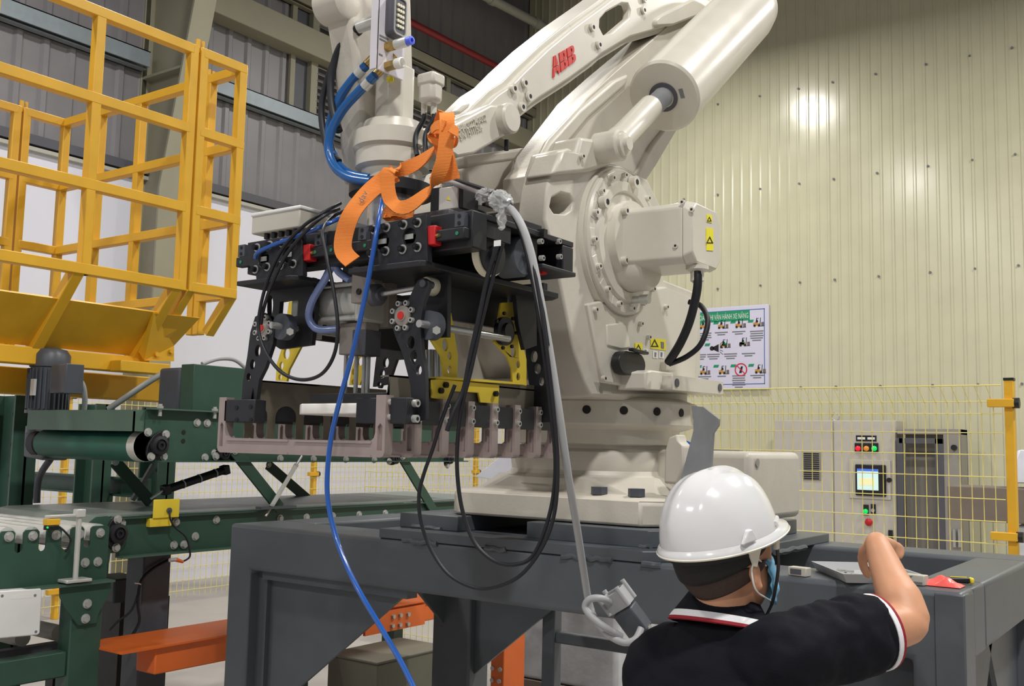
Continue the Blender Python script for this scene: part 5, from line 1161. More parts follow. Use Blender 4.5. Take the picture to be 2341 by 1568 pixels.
obj('cylinder_rod', M().cyl(q, site(345, 1140, x=PX - .15), .006, n=10), 'chrome', acy)
for t_ in (.3, .55, .8): obj('sensor_band', M().lathe([(.0185, -.003), (.020, -.002), (.020, .002), (.0185, .003)], q + (p - q) * t_, d, n=18), 'bolt_steel', acy)
p, q = site(690, 1042, x=PX + .04), site(607, 1180, x=PX + .04)
tbk = obj('turnbuckle', M().cyl(p + (q - p) * .18, p + (q - p) * .82, .011, n=6), 'brushed_alu', uc)
obj('turnbuckle_rod', M().cyl(p, p + (q - p) * .2, .006, n=10).cyl(q, q + (p - q) * .2, .006, n=10), 'bolt_steel', tbk)
obj('turnbuckle_nut', M().cyl(p + (q - p) * .15, p + (q - p) * .18, .012, n=6), 'bolt_steel', tbk); obj('turnbuckle_nut', M().cyl(p + (q - p) * .82, p + (q - p) * .85, .012, n=6), 'bolt_steel', tbk)
obj('strut_foot', M().box((PX + .02, site(590, 1185, x=PX + .04).y, 1.34), (PX + .06, site(670, 1183, x=PX + .04).y, 1.352)), 'steel_grey', tbk)
p, q = site(350, 1062, x=XF), site(303, 1143, x=XF); strap('strut', p, q, .02, .02, 'steel_grey_worn')

# ------------------------------------------------------------------ lower belt conveyor
lc = thing('belt_conveyor', 'dark green lower belt conveyor with silver guard rail', 'conveyor', (-3.95, 3.6, 0))
ly0, ly1 = site(243, 1230, x=PX).y, 5.0
zc0, zc1 = site(250, 1273, x=PX).z, site(250, 1184, x=PX).z
obj('side_plate', M().box((PX - .01, ly0 + .05, zc0), (PX, ly1, zc1)), GP, lc)
obj('bottom_flange', M().box((PX - .01, ly0 + .05, zc0 - .006), (PX + .045, ly1, zc0)), 'green_cover', lc)
obj('top_flange', M().box((PX - .01, ly0 + .05, zc1 - .006), (PX + .02, ly1, zc1)), GP, lc)
XLL = -4.42
obj('side_plate', M().box((XLL, ly0 + .05, zc0), (XLL + .01, ly1, zc1)), GP, lc)
zg = site(300, 1152, x=XLL).z
obj('guard_rail', M().box((XLL, ly0 + .02, zg - .10), (XLL + .006, ly1, zg)), 'brushed_alu', lc)
obj('guard_lip', M().box((XLL - .03, ly0 + .02, zg - .002), (XLL + .008, ly1, zg + .004)), GP, lc)
ey = ly0 + .02; er = .07
obj('belt', M().box((XLL + .02, ey, zc1 + .0), (PX - .02, ly1, zc1 + .006)).box((XLL + .02, ey, zc1 - 2 * er), (PX - .02, ly1, zc1 - 2 * er + .006)), 'grey_belt', lc)
obj('end_roller', M().cyl((XLL + .02, ey, zc1 - er + .004), (PX - .02, ey, zc1 - er + .004), er, n=32), 'grey_belt', lc)
obj('end_plate', M().prism([site(u, v, x=PX + .004) for u, v in ((205, 1195), (222, 1182), (247, 1180), (262, 1190), (250, 1285), (205, 1285))], (-.01, 0, 0)), GP, lc)
bearing(263, 1219, PX, lc, .042, 90)
for u, v in ((278, 1196), (282, 1222), (397, 1246), (420, 1245), (446, 1226), (402, 1193), (494, 1188)): stamp('bolt', hb_, site(u, v, x=PX), lc)
for u, v in ((640, 1185), (700, 1182), (760, 1179), (820, 1176), (880, 1173)): stamp('bolt', hb_, site(u, v, x=PX), lc)
lgm = mesh_of('leg', M().cb((0, 0, (zc0) / 2), (.07, .07, zc0)), Vector(), GP, smooth=0)
for yy in (4.1, 4.85):
    for xx in (PX - .06, XLL + .06): stamp('leg', lgm, (xx, yy, 0), lc)
# yellow sensor box on the edge
p0, p1 = site(352, 1142, x=PX + .03), site(408, 1182, x=PX + .03)
sbx = thing('sensor_bracket', 'yellow folded sheet sensor bracket on the lower conveyor edge', 'bracket', tuple((p0 + p1) / 2))
obj('plate', M().box((PX + .026, p0.y, p1.z), (PX + .034, p1.y, p0.z)), 'yellow_light', sbx, bevel=.002)
obj('lower_lip', M().box((PX + .0, p0.y - .01, p1.z - .035), (PX + .028, p1.y - .03, p1.z)), 'yellow_light', sbx, bevel=.002)
c = site(386, 1167, x=PX + .034); obj('sensor_eye', M().cyl(c, c + X * .006, .012, n=14), 'steel_grey', sbx)
obj('sensor_cable', M().tube([c + X * .006, site(389, 1185, x=PX + .05), site(400, 1205, x=PX + .05), site(425, 1228, x=PX + .05), site(434, 1260, x=PX + .05), site(432, 1275, x=PX + .05), site(415, 1285, x=PX + .05)], .004, n=8), 'black_rubber', sbx)
c = site(402, 1279, x=PX + .05); obj('cable_plug', M().cyl(c - Y * .03, c, .008, n=10), 'bolt_steel', sbx); obj('cable_sleeve', M().cyl(c, c + Vector((0, .035, -.012)), .009, .006, n=10), 'orange_paint', sbx)
# dark post with drive and loose cables below the lower conveyor
xp = -3.72
p0, p1 = site(330, 1272, x=xp), site(392, 1272, x=xp)
dp = thing('conveyor_post', 'dark grey box section post under the lower conveyor', 'post', (xp - .06, (p0.y + p1.y) / 2, 0))
obj('post', M().box((xp - .12, p0.y, 0), (xp, p1.y, zc0 - .008)), 'motor_grey', dp, bevel=.006)
obj('head_plate', M().box((xp - .14, p0.y - .03, zc0 - .02), (xp + .02, p1.y + .03, zc0 - .007)), 'black_plastic', dp)
obj('loose_cable', M().tube([site(u, v, x=xp + .02) for u, v in ((390, 1278), (350, 1300), (322, 1330), (315, 1380), (318, 1420), (300, 1455))], .007, n=8), 'black_rubber', dp)
obj('loose_cable', M().tube([site(u, v, x=xp + .02) for u, v in ((318, 1350), (300, 1395), (270, 1420), (250, 1440))], .005, n=8), 'black_rubber', dp)
obj('cable_tie', M().tube([site(u, v, x=xp + .025) for u, v in ((308, 1333), (318, 1334), (322, 1336))], .003, n=6), 'white_plastic', dp)
xd = -3.95
p0, p1 = site(262, 1325, x=xd), site(300, 1375, x=xd)
dm = thing('drive_unit', 'dark grey drive motor behind the post under the lower conveyor', 'motor', (xd - .1, p1.y + .2, 0))
obj('gear_case', M().box((xd - .2, p0.y, p1.z), (xd, p0.y + .16, p0.z)), 'motor_grey', dm, bevel=.008)
pc = site(395, 1350, x=xd)
obj('motor_body', M().cyl((xd - .1, p0.y + .16, (p0.z + p1.z) / 2), (xd - .1, pc.y - .06, (p0.z + p1.z) / 2), .075, n=24), 'black_rubber', dm)
obj('motor_bolt', M().cyl((xd - .06, pc.y - .06, p0.z - .04), (xd - .06, pc.y - .03, p0.z - .04), .012, n=8), 'chrome', dm)
obj('motor_stand', M().box((xd - .18, p0.y + .05, 0), (xd - .02, pc.y, p1.z)), 'black_plastic', dm)
# ------------------------------------------------------------------ roller conveyor in the left foreground
FX = -3.5
rc = thing('roller_conveyor', 'dark green roller conveyor with notched side plate at the lower left', 'conveyor', (-3.9, 1.8, 0))
def fy(u, v=1300): return site(u, v, x=FX).y
ztp, zbt, zsl = site(125, 1208, x=FX).z, site(125, 1335, x=FX).z, site(125, 1258, x=FX).z
tabs = [(0, 35), (55, 90), (107, 141), (162, 192), (208, 249)]
pts = [Vector((FX, 1.0, zbt)), Vector((FX, fy(243, 1330), zbt))]
prev = None
for a, b in tabs[::-1]:
    ya, yb = fy(a, 1225), fy(b, 1225)
    if prev is not None:
        w = prev - yb; c = (prev + yb) / 2
        pts += [Vector((FX, prev, zsl + w / 2))] + [Vector((FX, c + w / 2 * math.cos(R(t)), zsl + w / 2 - w / 2 * math.sin(R(t)))) for t in (30, 60, 90, 120, 150)] + [Vector((FX, yb, zsl + w / 2))]
    k = .008
    pts += [Vector((FX, yb, ztp - k)), Vector((FX, yb - k, ztp)), Vector((FX, ya + k, ztp)), Vector((FX, ya, ztp - k))]
    prev = ya
pts += [Vector((FX, prev, zsl)), Vector((FX, 1.0, zsl))]
obj('side_plate', M().prism(pts, (-.008, 0, 0)), GP, rc)
obj('side_plate', M().box((XLL + .05, 1.0, zbt), (XLL + .058, fy(243), ztp - .02)), GP, rc)
obj('bottom_flange', M().box((FX - .008, 1.0, zbt - .008), (FX + .05, fy(246, 1330), zbt)), 'green_cover', rc)
for i, (u, v) in enumerate(((20, 1227), (75, 1225), (128, 1223), (182, 1221), (229, 1218))):
    c = site(u, v, x=FX); stamp('bolt', hb_, c, rc)
    obj('roller', M().cyl((XLL + .06, c.y, c.z), (FX - .012, c.y, c.z), .033, n=20), 'roller_wrap', rc)
    if i == 0:
        for k in (1, 2, 3): obj('roller', M().cyl((XLL + .06, c.y - .1 * k, c.z), (FX - .012, c.y - .1 * k, c.z), .033, n=20), 'roller_wrap', rc)
for u, v in ((194, 1286), (223, 1284)): stamp('bolt', hb_, site(u, v, x=FX), rc)
obj('guard_rail', M().box((XLL + .01, 1.0, zg - .10), (XLL + .016, ly0, zg)), 'brushed_alu', rc)
obj('guard_lip', M().box((XLL - .02, 1.0, zg - .002), (XLL + .018, ly0, zg + .004)), GP, rc)
gp_ = [site(u, v, x=FX + .03) for u, v in ((138, 1340), (255, 1330), (254, 1352), (225, 1405), (222, 1424), (178, 1430), (150, 1390), (138, 1365))]
gl = obj('leg_bracket', M().prism(gp_, (-.01, 0, 0)), GP, rc, bevel=.002)
for u, v in ((199, 1380), (195, 1414)): stamp('bolt', hb_, site(u, v, x=FX + .03), gl)
la_, lb_ = fy(150, 1500), fy(222, 1500)
obj('leg', M().box((FX - .06, la_, 0), (FX + .018, lb_, zbt - .01)), GP, rc, bevel=.005)
cr0, cr1 = site(0, 1505, x=FX + .0).z, site(0, 1560, x=FX).z
obj('cross_member', M().box((FX - .05, 1.0, cr1 - .02), (FX + .01, la_ + .0, cr0 - .01)), GP, rc, bevel=.006)
wb_ = [site(u, v, x=FX + .055) for u, v in ((-60, 1355), (94, 1345), (97, 1352), (92, 1446), (86, 1452), (-60, 1465))]
wbx = thing('junction_box', 'white flat junction box below the roller conveyor at the left edge', 'box', tuple(wb_[2]))
obj('box_body', M().prism(wb_, (-.05, 0, 0)), 'white_plastic', wbx, bevel=.004)
for u, v in ((80, 1361), (82, 1444), (5, 1362)): stamp('lid_screw', bolt_mesh('lid_screw', X, .005, .001, 'ink_grey', socket=False), site(u, v, x=FX + .055), wbx)
obj('tape_label', M().prism(tx([(25, 1360), (80, 1356), (79, 1366), (25, 1370)], FX + .0555), (-.001, 0, 0)), 'label_white', wbx)
# sensor on a silver stand
st_ = thing('sensor_stand', 'silver sensor post with yellow light sensor on the roller conveyor', 'sensor', tuple(site(160, 1326, x=FX + .03)))
a = site(172, 1322, x=FX + .025); b = site(178, 1170, x=FX + .025)
obj('foot', M().box((FX - .02, site(132, 1326, x=FX).y, a.z - .012), (FX + .06, site(190, 1324, x=FX).y, a.z + .0)), 'brushed_alu', st_, bevel=.003)
obj('post', M().cyl(a, Vector((a.x, a.y, b.z)), .010, n=14), 'brushed_alu', st_)
obj('clamp', M().cb((a.x, a.y, b.z - .005), (.03, .035, .03)), 'brushed_alu', st_, bevel=.003)
p = site(104, 1181, x=FX + .025); obj('arm', M().bar(Vector((a.x, a.y, p.z)), Vector((a.x, p.y, p.z)), .014, .010), 'brushed_alu', st_, bevel=.002)
p = site(118, 1193, x=FX + .025); sh2 = obj('sensor_head', M().cb(p, (.03, .05, .022)), 'yellow_paint', st_, bevel=.002)
obj('sensor_lower', M().cb(p - Z * .020, (.028, .045, .016)), 'black_plastic', sh2, bevel=.002); obj('status_lamp', M().ball(p + Vector((.014, -.022, -.018)), .004, 8, 6), 'lamp_green', sh2)
obj('sensor_cable', M().tube([p + Vector((0, .025, -.015)), site(148, 1215, x=FX + .03), site(162, 1235, x=FX + .03), site(150, 1262, x=FX + .02)], .004, n=8), 'black_rubber', st_)
# low brown roller bed beneath
lb = thing('low_roller_bed', 'low dark roller bed under the roller conveyor', 'conveyor', (-3.95, 1.9, 0))
zl = site(90, 1440, x=-3.75).z
rm = mesh_of('roller', M().cyl((-.36, 0, 0), (.36, 0, 0), .03, n=14), Vector(), 'cabinet_inner')
for i in range(7): stamp('roller', rm, (-4.0, 1.35 + .14 * i, zl), lb)
obj('side_rail', M().box((-3.68, 1.1, zl - .12), (-3.64, 2.28, zl - .035)), 'cabinet_dark', lb); obj('side_rail', M().box((-4.41, 1.1, zl - .09), (-4.37, 2.28, zl + .04)), 'black_plastic', lb)
for yy in (1.2, 2.2):
    for xx in (-3.66, -4.39): obj('leg', M().cb((xx, yy, (zl - .09) / 2), (.05, .05, zl - .09)), 'black_plastic', lb)
# ------------------------------------------------------------------ wire fences
def wire_fence(name, label, p, q, ztop, posts, zbot=.06, pitch=.062, parent_loc=None, clamps=True, mt='fence_yellow', r=.0026):
    p, q = Vector(p), Vector(q); d = (q - p).normalized(); nrm = Vector((d.y, -d.x, 0)); Ltot = (q - p).length
    t = thing(name, label, 'fence', (p.x, p.y, 0))
    m = M(); n = int(Ltot / pitch)
    zs = [ztop - .09, ztop - .16, ztop - .27]
    z = ztop - .27
    while z - .125 > zbot + .1: z -= .125; zs.append(z)
    zs.append(zbot + .06)
    for i in range(n + 1):
        b = p + d * (i * pitch)
        # upright, bent out to a slanting lip at the top
        m.cyl(b + Z * zbot, b + Z * (ztop - .085), r, n=5)
        m.cyl(b + Z * (ztop - .1), b + d * (-.028) + nrm * .055 + Z * ztop, r, n=5)
    for z in zs: m.cyl(p + Z * z + nrm * .005, q + Z * z + nrm * .005, r * 1.1, n=5)
    m.cyl(p + nrm * .055 + Z * ztop, q + nrm * .055 + Z * ztop, r * 1.5, n=6)
    obj('wire_mesh', m, mt, t, kind='stuff')
    for s in posts:
        b = p + d * s
        obj('post', M().bar(b + nrm * -.03, b + nrm * -.03 + Z * (ztop + .03), .06, .05, up=d), 'yellow_paint', t, bevel=.004)
        for zz in (ztop - .1, ztop - .85, .25):
            obj('clamp', M().bar(b + nrm * .005 + Z * zz - d * .11, b + nrm * .005 + Z * zz + d * .03, .05, .045), 'yellow_paint', t, bevel=.003)
            obj('clamp_cap', M().cyl(b + nrm * .0 + Z * zz + d * .02, b + nrm * .0 + Z * zz + d * .055, .03, n=10), 'black_plastic', t)
        if True: obj('post_cap', M().bar(b + nrm * -.03 + Z * (ztop + .03), b + nrm * -.03 + Z * (ztop + .045), .064, .054, up=d), 'black_plastic', t)
    return t
wire_fence('mesh_fence', 'yellow wire mesh fence behind the robot in front of the control cabinets', (-6.0, 6.3, 0), (-1.05, 6.3, 0), 2.05, [1.95, 4.98])
wire_fence('mesh_fence', 'yellow wire mesh fence in front of the white wall behind the conveyors', (-8.7, 3.6, 0), (-8.7, 13.0, 0), 2.12, [1.6, 4.7, 7.8], pitch=.07, r=.0032)

# ------------------------------------------------------------------ control cabinets by the yellow wall
cy = 13.55
def cx(u, v=1000): return site(u, v, y=cy).x
x0, x1, x2, x3 = cx(1768), cx(1905), cx(2048), cx(2197)
zt_ = site(1765, 960, y=cy).z
cab = thing('control_cabinet', 'beige two-door control cabinet with touch screen and pilot lamps by the yellow wall', 'cabinet', ((x0 + x2) / 2, cy + .2, 0))
obj('body', M().box((x0, cy + .02, .1), (x2, cy + .45, zt_)), 'cabinet_beige', cab, bevel=.006)
obj('plinth', M().box((x0 + .02, cy + .05, 0), (x2 - .02, cy + .45, .1)), 'cabinet_dark', cab)
d1 = obj('door', M().box((x0 + .006, cy, .12), (x1 - .008, cy + .02, zt_ - .01)), 'cabinet_beige', cab, bevel=.004)
d2 = obj('door', M().box((x1 + .008, cy, .12), (x2 - .006, cy + .02, zt_ - .01)), 'cabinet_beige', cab, bevel=.004)
va, vb = site(1835, 1033, y=cy), site(1877, 1098, y=cy)
v_ = obj('vent', M().box((va.x, cy - .012, vb.z), (vb.x, cy, va.z)), 'cabinet_inner', d1)
m = M()
for i in range(13):
    z = vb.z + .02 + (va.z - vb.z - .04) * i / 12
    m.box((va.x + .02, cy - .016, z - .009), (vb.x - .02, cy - .011, z + .006))
obj('vent_slots', m, 'dark_hole', d1, kind='stuff')
eye = M().tube([Vector((x1, cy + .1, zt_)) + Vector((math.cos(a) * .05, 0, .05 + math.sin(a) * .05)) for a in [i * .524 for i in range(13)]], .012, n=8)
obj('lifting_eye', eye, 'bolt_steel', cab)
na, nb = site(1957, 995, y=cy), site(2004, 1009, y=cy)
obj('name_plate', M().box((na.x, cy - .006, nb.z), (nb.x, cy, na.z)), 'ink_black', d2)
obj('name_plate_marks', M().box((na.x + .02, cy - .008, (na.z + nb.z) / 2 - .015), (na.x + .12, cy - .006, (na.z + nb.z) / 2 + .015)).box((na.x + .15, cy - .008, (na.z + nb.z) / 2 - .015), (nb.x - .02, cy - .006, (na.z + nb.z) / 2 + .015)), 'label_white', d2)
for u, mm in ((1963, 'lamp_red'), (1982, 'lamp_orange'), (2000, 'lamp_green')):
    c = site(u, 1023, y=cy)
    b_ = obj('lamp_bezel', M().cb((c.x, cy - .01, c.z), (.095, .02, .12)), 'black_plastic', d2, bevel=.004)
    obj('pilot_lamp', M().lathe([(.034, 0), (.034, .02), (.02, .034), (0, .038)], (c.x, cy - .02, c.z - .012), (0, -1, 0), n=16), mm, b_)
sa, sb = site(1942, 1050, y=cy), site(2038, 1143, y=cy)
obj('screen_surround', M().box((sa.x, cy - .02, sb.z), (sb.x, cy, sa.z)), 'cabinet_beige', d2, bevel=.004)
ha, hb = site(1957, 1061, y=cy), site(2028, 1135, y=cy)
hm = obj('touch_screen', M().box((ha.x, cy - .05, hb.z), (hb.x, cy - .02, ha.z)), 'black_plastic', d2, bevel=.012)
ga, gb = site(1962, 1071, y=cy), site(2011, 1121, y=cy)
obj('display', M().box((ga.x, cy - .054, gb.z), (gb.x, cy - .05, ga.z)), 'screen_lit', hm)
obj('display_area', M().box((ga.x + .03, cy - .056, gb.z + .06), (gb.x - .05, cy - .054, gb.z + .15)), 'screen_warm', hm)
obj('display_header', M().box((ga.x, cy - .056, ga.z - .03), (gb.x, cy - .054, ga.z)), 'screen_blue', hm)
c = site(2034, 1097, y=cy); obj('lock', M().cyl((c.x, cy, c.z), (c.x, cy - .04, c.z), .03, n=14), 'black_plastic', d2)
c = site(1980, 1165, y=cy); b_ = obj('switch_bezel', M().cb((c.x, cy - .01, c.z), (.07, .02, .13)), 'black_plastic', d2); obj('pilot_lamp', M().lathe([(.032, 0), (.03, .02), (0, .03)], (c.x, cy - .02, c.z - .02), (0, -1, 0), n=14), 'lamp_green', b_)
c = site(1997, 1163, y=cy); b_ = obj('switch_bezel', M().cb((c.x, cy - .01, c.z), (.06, .02, .12)), 'black_plastic', d2); obj('selector_switch', M().cyl((c.x, cy - .02, c.z - .02), (c.x, cy - .04, c.z - .02), .025, n=12), 'chrome', b_)
c = site(1989, 1193, y=cy); obj('emergency_stop', M().lathe([(.02, 0), (.02, .03), (.045, .035), (.05, .06), (.03, .075), (0, .078)], (c.x, cy, c.z), (0, -1, 0), n=20), 'red_plastic', d2)
c = site(2044, 1223, y=cy); obj('door_latch', M().cb((c.x - .04, cy - .015, c.z), (.05, .03, .12)), 'black_plastic', d2)
# open frame cabinet to the right of it
y2 = cy - .05
zt2 = site(2100, 980, y=y2).z
cb2 = thing('open_cabinet', 'grey cabinet frame with recessed back panel right of the touch screen cabinet', 'cabinet', ((x2 + x3) / 2, y2 + .2, 0))
obj('back_panel', M().box((x2 + .03, y2 + .40, .1), (x3, y2 + .42, zt2)), 'cabinet_inner', cb2)
obj('side_wall', M().box((x3 - .03, y2 + .05, .1), (x3, y2 + .42, zt2)), 'cabinet_inner', cb2)
obj('top_rail', M().box((x2 + .03, y2, zt2 - .07), (x3, y2 + .42, zt2)), 'cabinet_inner', cb2, bevel=.004)
obj('inner_rail', M().box((x2 + .05, y2 - .01, zt2 - .19), (x3 - .2, y2 + .02, zt2 - .12)), 'cabinet_dark', cb2, bevel=.004)
obj('door_jamb', M().box((x2 + .02, y2 - .01, .1), (x2 + .1, y2 + .05, zt2 - .12)), 'cabinet_dark', cb2, bevel=.004)
obj('door_jamb', M().box((x3 - .3, y2 - .01, .1), (x3 - .2, y2 + .05, zt2 - .12)), 'cabinet_dark', cb2, bevel=.004)
obj('door_leaf', M().box((x3 - .2, y2, .1), (x3, y2 + .03, zt2 - .07)), 'cabinet_inner', cb2, bevel=.004)
obj('plinth', M().box((x2 + .04, y2 + .03, 0), (x3, y2 + .42, .1)), 'cabinet_dark', cb2)
c = site(2182, 1023, y=y2); obj('knob', M().cyl((c.x, y2, c.z), (c.x, y2 - .05, c.z), .035, n=12), 'black_plastic', cb2)
for u in (2183, 2195): c = site(u, 1228, y=y2); obj('hinge_pin', M().cyl((c.x, y2 - .03, c.z - .12), (c.x, y2 - .03, c.z + .1), .022, n=10), 'chrome', cb2)

# ------------------------------------------------------------------ forklift safety poster
py = WY - .05
a, b = site(1578, 705, y=py), site(1757, 695, y=py); zb = site(1761, 887, y=py).z; zt3 = b.z
a.x -= .05
po = thing('safety_poster', 'white forklift safety poster with green heading on the yellow wall', 'poster', ((a.x + b.x) / 2, py, zb))
obj('board', M().box((a.x, py, zb), (b.x, py + .05, zt3)), 'poster_white', po, bevel=.005)
W_, H_ = b.x - a.x, zt3 - zb
fr = M(); e = .06
for q in (((a.x + e, zt3 - e - .012), (b.x - e, zt3 - e)), ((a.x + e, zb + e), (b.x - e, zb + e + .012)), ((b.x - e - .012, zb + e), (b.x - e, zt3 - e)), ((a.x + e, zb + e), (a.x + e + .012, zt3 - e))):
    fr.box((q[0][0], py - .002, q[0][1]), (q[1][0], py, q[1][1]))
obj('border', fr, 'poster_blue', po)
tl = site(1581, 720, y=py).x; tr = site(1714, 720, y=py).x
hd = obj('heading_band', M().box((tl - .05, py - .004, zt3 - .225), (tr, py, zt3 - .07)), 'poster_green', po)
glyphs('AN TOÀN KHI VẬN HÀNH XE NÂNG', ((tl + tr) / 2 - .005, py - .006, zt3 - .19), X, Z, .115, 0, 'label_white', 'heading_text', hd, 'CENTER', fit=tr - tl - .03)
def forklift(c, s, mast=True):
    def P(l): return [Vector((c.x + x * s, py - .004, c.z + z * s)) for x, z in l]
    i_ = obj('pictogram', M().prism(P([(-.5, 0), (.3, 0), (.32, .3), (-.1, .34), (-.2, .42), (-.52, .4)]), (0, .004, 0)), 'poster_orange', po, smooth=0)
    k = M().prism(P([(-.2, .36), (-.12, .36), (-.02, .92), (.2, .92), (.22, .98), (-.1, .98)]), (0, .004, 0)).prism(P([(.34, -.1), (.42, -.1), (.5, 1.0), (.42, 1.0)]), (0, .004, 0)).prism(P([(.4, -.12), (.95, -.12), (.95, -.06), (.4, -.06)]), (0, .004, 0))
    for cx_ in (-.35, .25): k.prism(ngon(P([(cx_, 0)])[0] - Y * .001, X, Z, .16 * s, 12), (0, .005, 0))
    k.prism(P([(-.12, .4), (.1, .4), (.12, .62), (.0, .78), (-.12, .7)]), (0, .004, 0))
    obj('pictogram_lines', k, 'ink_black', i_, smooth=0)
    if mast: obj('pictogram_load', M().prism(P([(.56, -.04), (.92, -.04), (.92, .42), (.56, .42)]), (0, .004, 0)), 'brown_card', i_, smooth=0)
def pt(u, v): return site(u, v, y=py)
def lines(u, v, n, w=.105):
    c = pt(u, v); m = M()
    for i in range(n):
        ww = w * (1 - .35 * (i == n - 1)) * (1 - .08 * (i % 2))
        m.box((c.x - ww, py - .003, c.z - .034 * i - .008), (c.x + ww, py, c.z - .034 * i + .008))
    obj('caption', m, 'ink_grey', po, smooth=0)
for u, v in ((1608, 750), (1650, 749), (1690, 747), (1731, 744), (1655, 793), (1699, 789), (1609, 854), (1652, 853), (1735, 851)): forklift(pt(u, v), .115)
for u, v, n in ((1612, 762, 4), (1649, 760, 2), (1689, 758, 2), (1730, 757, 5), (1600, 811, 3), (1631, 810, 3), (1670, 809, 3), (1711, 808, 2), (1611, 861, 2), (1650, 860, 1), (1689, 859, 6), (1731, 858, 2)): lines(u, v, n)
for u, v in ((1598, 741), (1637, 738), (1676, 736), (1716, 734), (1617, 788), (1656, 787), (1696, 785), (1598, 838), (1637, 837), (1676, 836), (1717, 835)):
    c = pt(u, v); obj('number_tag', M().prism([(c.x - .045, py - .004, c.z - .02), (c.x + .035, py - .004, c.z - .02), (c.x + .05, py - .004, c.z + .02), (c.x - .03, py - .004, c.z + .02)], (0, .004, 0)), 'poster_green', po, smooth=0)
c = pt(1636, 796); k = M().prism([(c.x - .04, py - .004, c.z - .02), (c.x + .05, py - .004, c.z - .06), (c.x + .05, py - .004, c.z + .06), (c.x - .04, py - .004, c.z + .02)], (0, .004, 0))
k.prism(ngon((c.x - .06, py - .004, c.z), X, Z, .035, 12), (0, .004, 0))
for a_ in (-.5, -.25, 0, .25, .5): k.bar((c.x + .07, py - .002, c.z + .11 * a_), (c.x + .12, py - .002, c.z + .2 * a_), .004, .006)
obj('horn_pictogram', k, 'ink_black', po, smooth=0)
c = pt(1694, 845); ring = M().prism(ngon((c.x, py - .004, c.z), X, Z, .1, 24), (0, .004, 0), [ngon((c.x, py - .004, c.z), X, Z, .082, 24)]).bar((c.x - .06, py - .003, c.z + .06), (c.x + .06, py - .003, c.z - .06), .014, .004, up=(0, 1, 0))
rg = obj('prohibition_sign', ring, 'poster_red', po, smooth=0)
obj('pictogram_lines', M().prism([(c.x - .03, py - .003, c.z - .05), (c.x + .01, py - .003, c.z - .05), (c.x + .03, py - .003, c.z + .05), (c.x, py - .003, c.z + .05)], (0, .003, 0)), 'ink_black', rg, smooth=0)
# stacked goods by the wall at the right edge
yb = 9.2
a, b = site(2165, 1110, y=yb), site(2420, 1182, y=yb)
tag(obj('brown_carton', M().box((a.x, yb, site(2200, 1190, y=yb).z), (b.x, yb + .5, a.z)), 'brown_card', bevel=.01), 'brown carton behind the fence post at the right edge', 'box')
c1 = tag(obj('wrapped_stack', M().box((site(2318, 1230, y=yb).x, yb + .05, 0), (b.x + .3, yb + .9, site(2200, 1192, y=yb).z - .005)), 'plastic_wrap', bevel=.03), 'stack of goods in crinkled clear film beneath the brown carton', 'stack')
c2_ = site(2312, 1105, y=yb)
tag(obj('printed_sack', M().prism([(c2_.x, yb + .1, c2_.z + .005), (c2_.x + .9, yb + .1, c2_.z + .005), (c2_.x + .9, yb + .1, c2_.z + .24), (c2_.x + .03, yb + .1, c2_.z + .28), (c2_.x - .03, yb + .1, c2_.z + .1)], (0, .35, 0)), 'bag_white', bevel=.03), 'white printed sack lying on the brown carton', 'sack')
# ------------------------------------------------------------------ the worker
PD = 2.0
def at(u, v, d=PD): return site(u, v, d=d)
Cr = at(1645, 1232)                       # centre of the helmet rim
TILT = Matrix.Rotation(R(-20), 3, 'Z') @ Matrix.Rotation(R(13), 3, 'X')
def H3(x, y, z, o=Cr): return o + TILT @ Vector((x, y, z))
hm = Cr + TILT @ Vector((0, .005, -.045))   # middle of the head
C7 = at(1640, 1412)
pel = Vector((C7.x - .01, C7.y - .06, .92))
per = thing('person', 'worker in white helmet and black polo shirt raising the right arm over the stand', 'person', (pel.x, pel.y, 0))
def capsule(m, pts, rad, n=14, flat=None):
    """closed limb through joints, radii per joint"""
    P = [Vector(p) for p in pts]; k = 6
    P2 = spline(P, k); r2 = []
    for i in range(len(P) - 1):
        for j in range(k): r2.append(rad[i] + (rad[i + 1] - rad[i]) * j / k)
    r2.append(rad[-1])
    t0 = (P2[1] - P2[0]).normalized(); t1 = (P2[-1] - P2[-2]).normalized()
    P3 = [P2[0] - t0 * r2[0] * .7] + P2 + [P2[-1] + t1 * r2[-1] * .7]; r3 = [r2[0] * .55] + r2 + [r2[-1] * .55]
    a = t0.orthogonal().normalized(); rings = []
    for i, p in enumerate(P3):
        t = ((P3[i + 1] if i + 1 < len(P3) else p) - (P3[i - 1] if i else p)).normalized(); a = (a - t * a.dot(t)).normalized(); b = t.cross(a)
        rings.append([p + (a * math.cos(2 * math.pi * q / n) + b * math.sin(2 * math.pi * q / n)) * r3[i] for q in range(n)])
    return m.loft(rings)
def ovals(m, L, n=24, pw=2.4):
    rings = []
    for c, hw, hd in L:
        c = Vector(c); rg = []
        for i in range(n):
            t = 2 * math.pi * i / n; ct, st = math.cos(t), math.sin(t)
            rg.append(c + Vector((hw * math.copysign(abs(ct) ** (2 / pw), ct), hd * math.copysign(abs(st) ** (2 / pw), st), 0)))
        rings.append(rg)
    return m.loft(rings)
def fuse(o, vox, it=4, fac=.5):
    r = o.modifiers.new('fuse', 'REMESH'); r.mode = 'VOXEL'; r.voxel_size = vox; r.use_smooth_shade = True
    s = o.modifiers.new('soften', 'SMOOTH'); s.iterations = it; s.factor = fac
    return o
shR, elR = at(1800, 1498, 1.91), at(2080, 1424, 2.03)
mid = at(2040, 1335, 2.10); wrR = at(2008, 1252, 2.165)
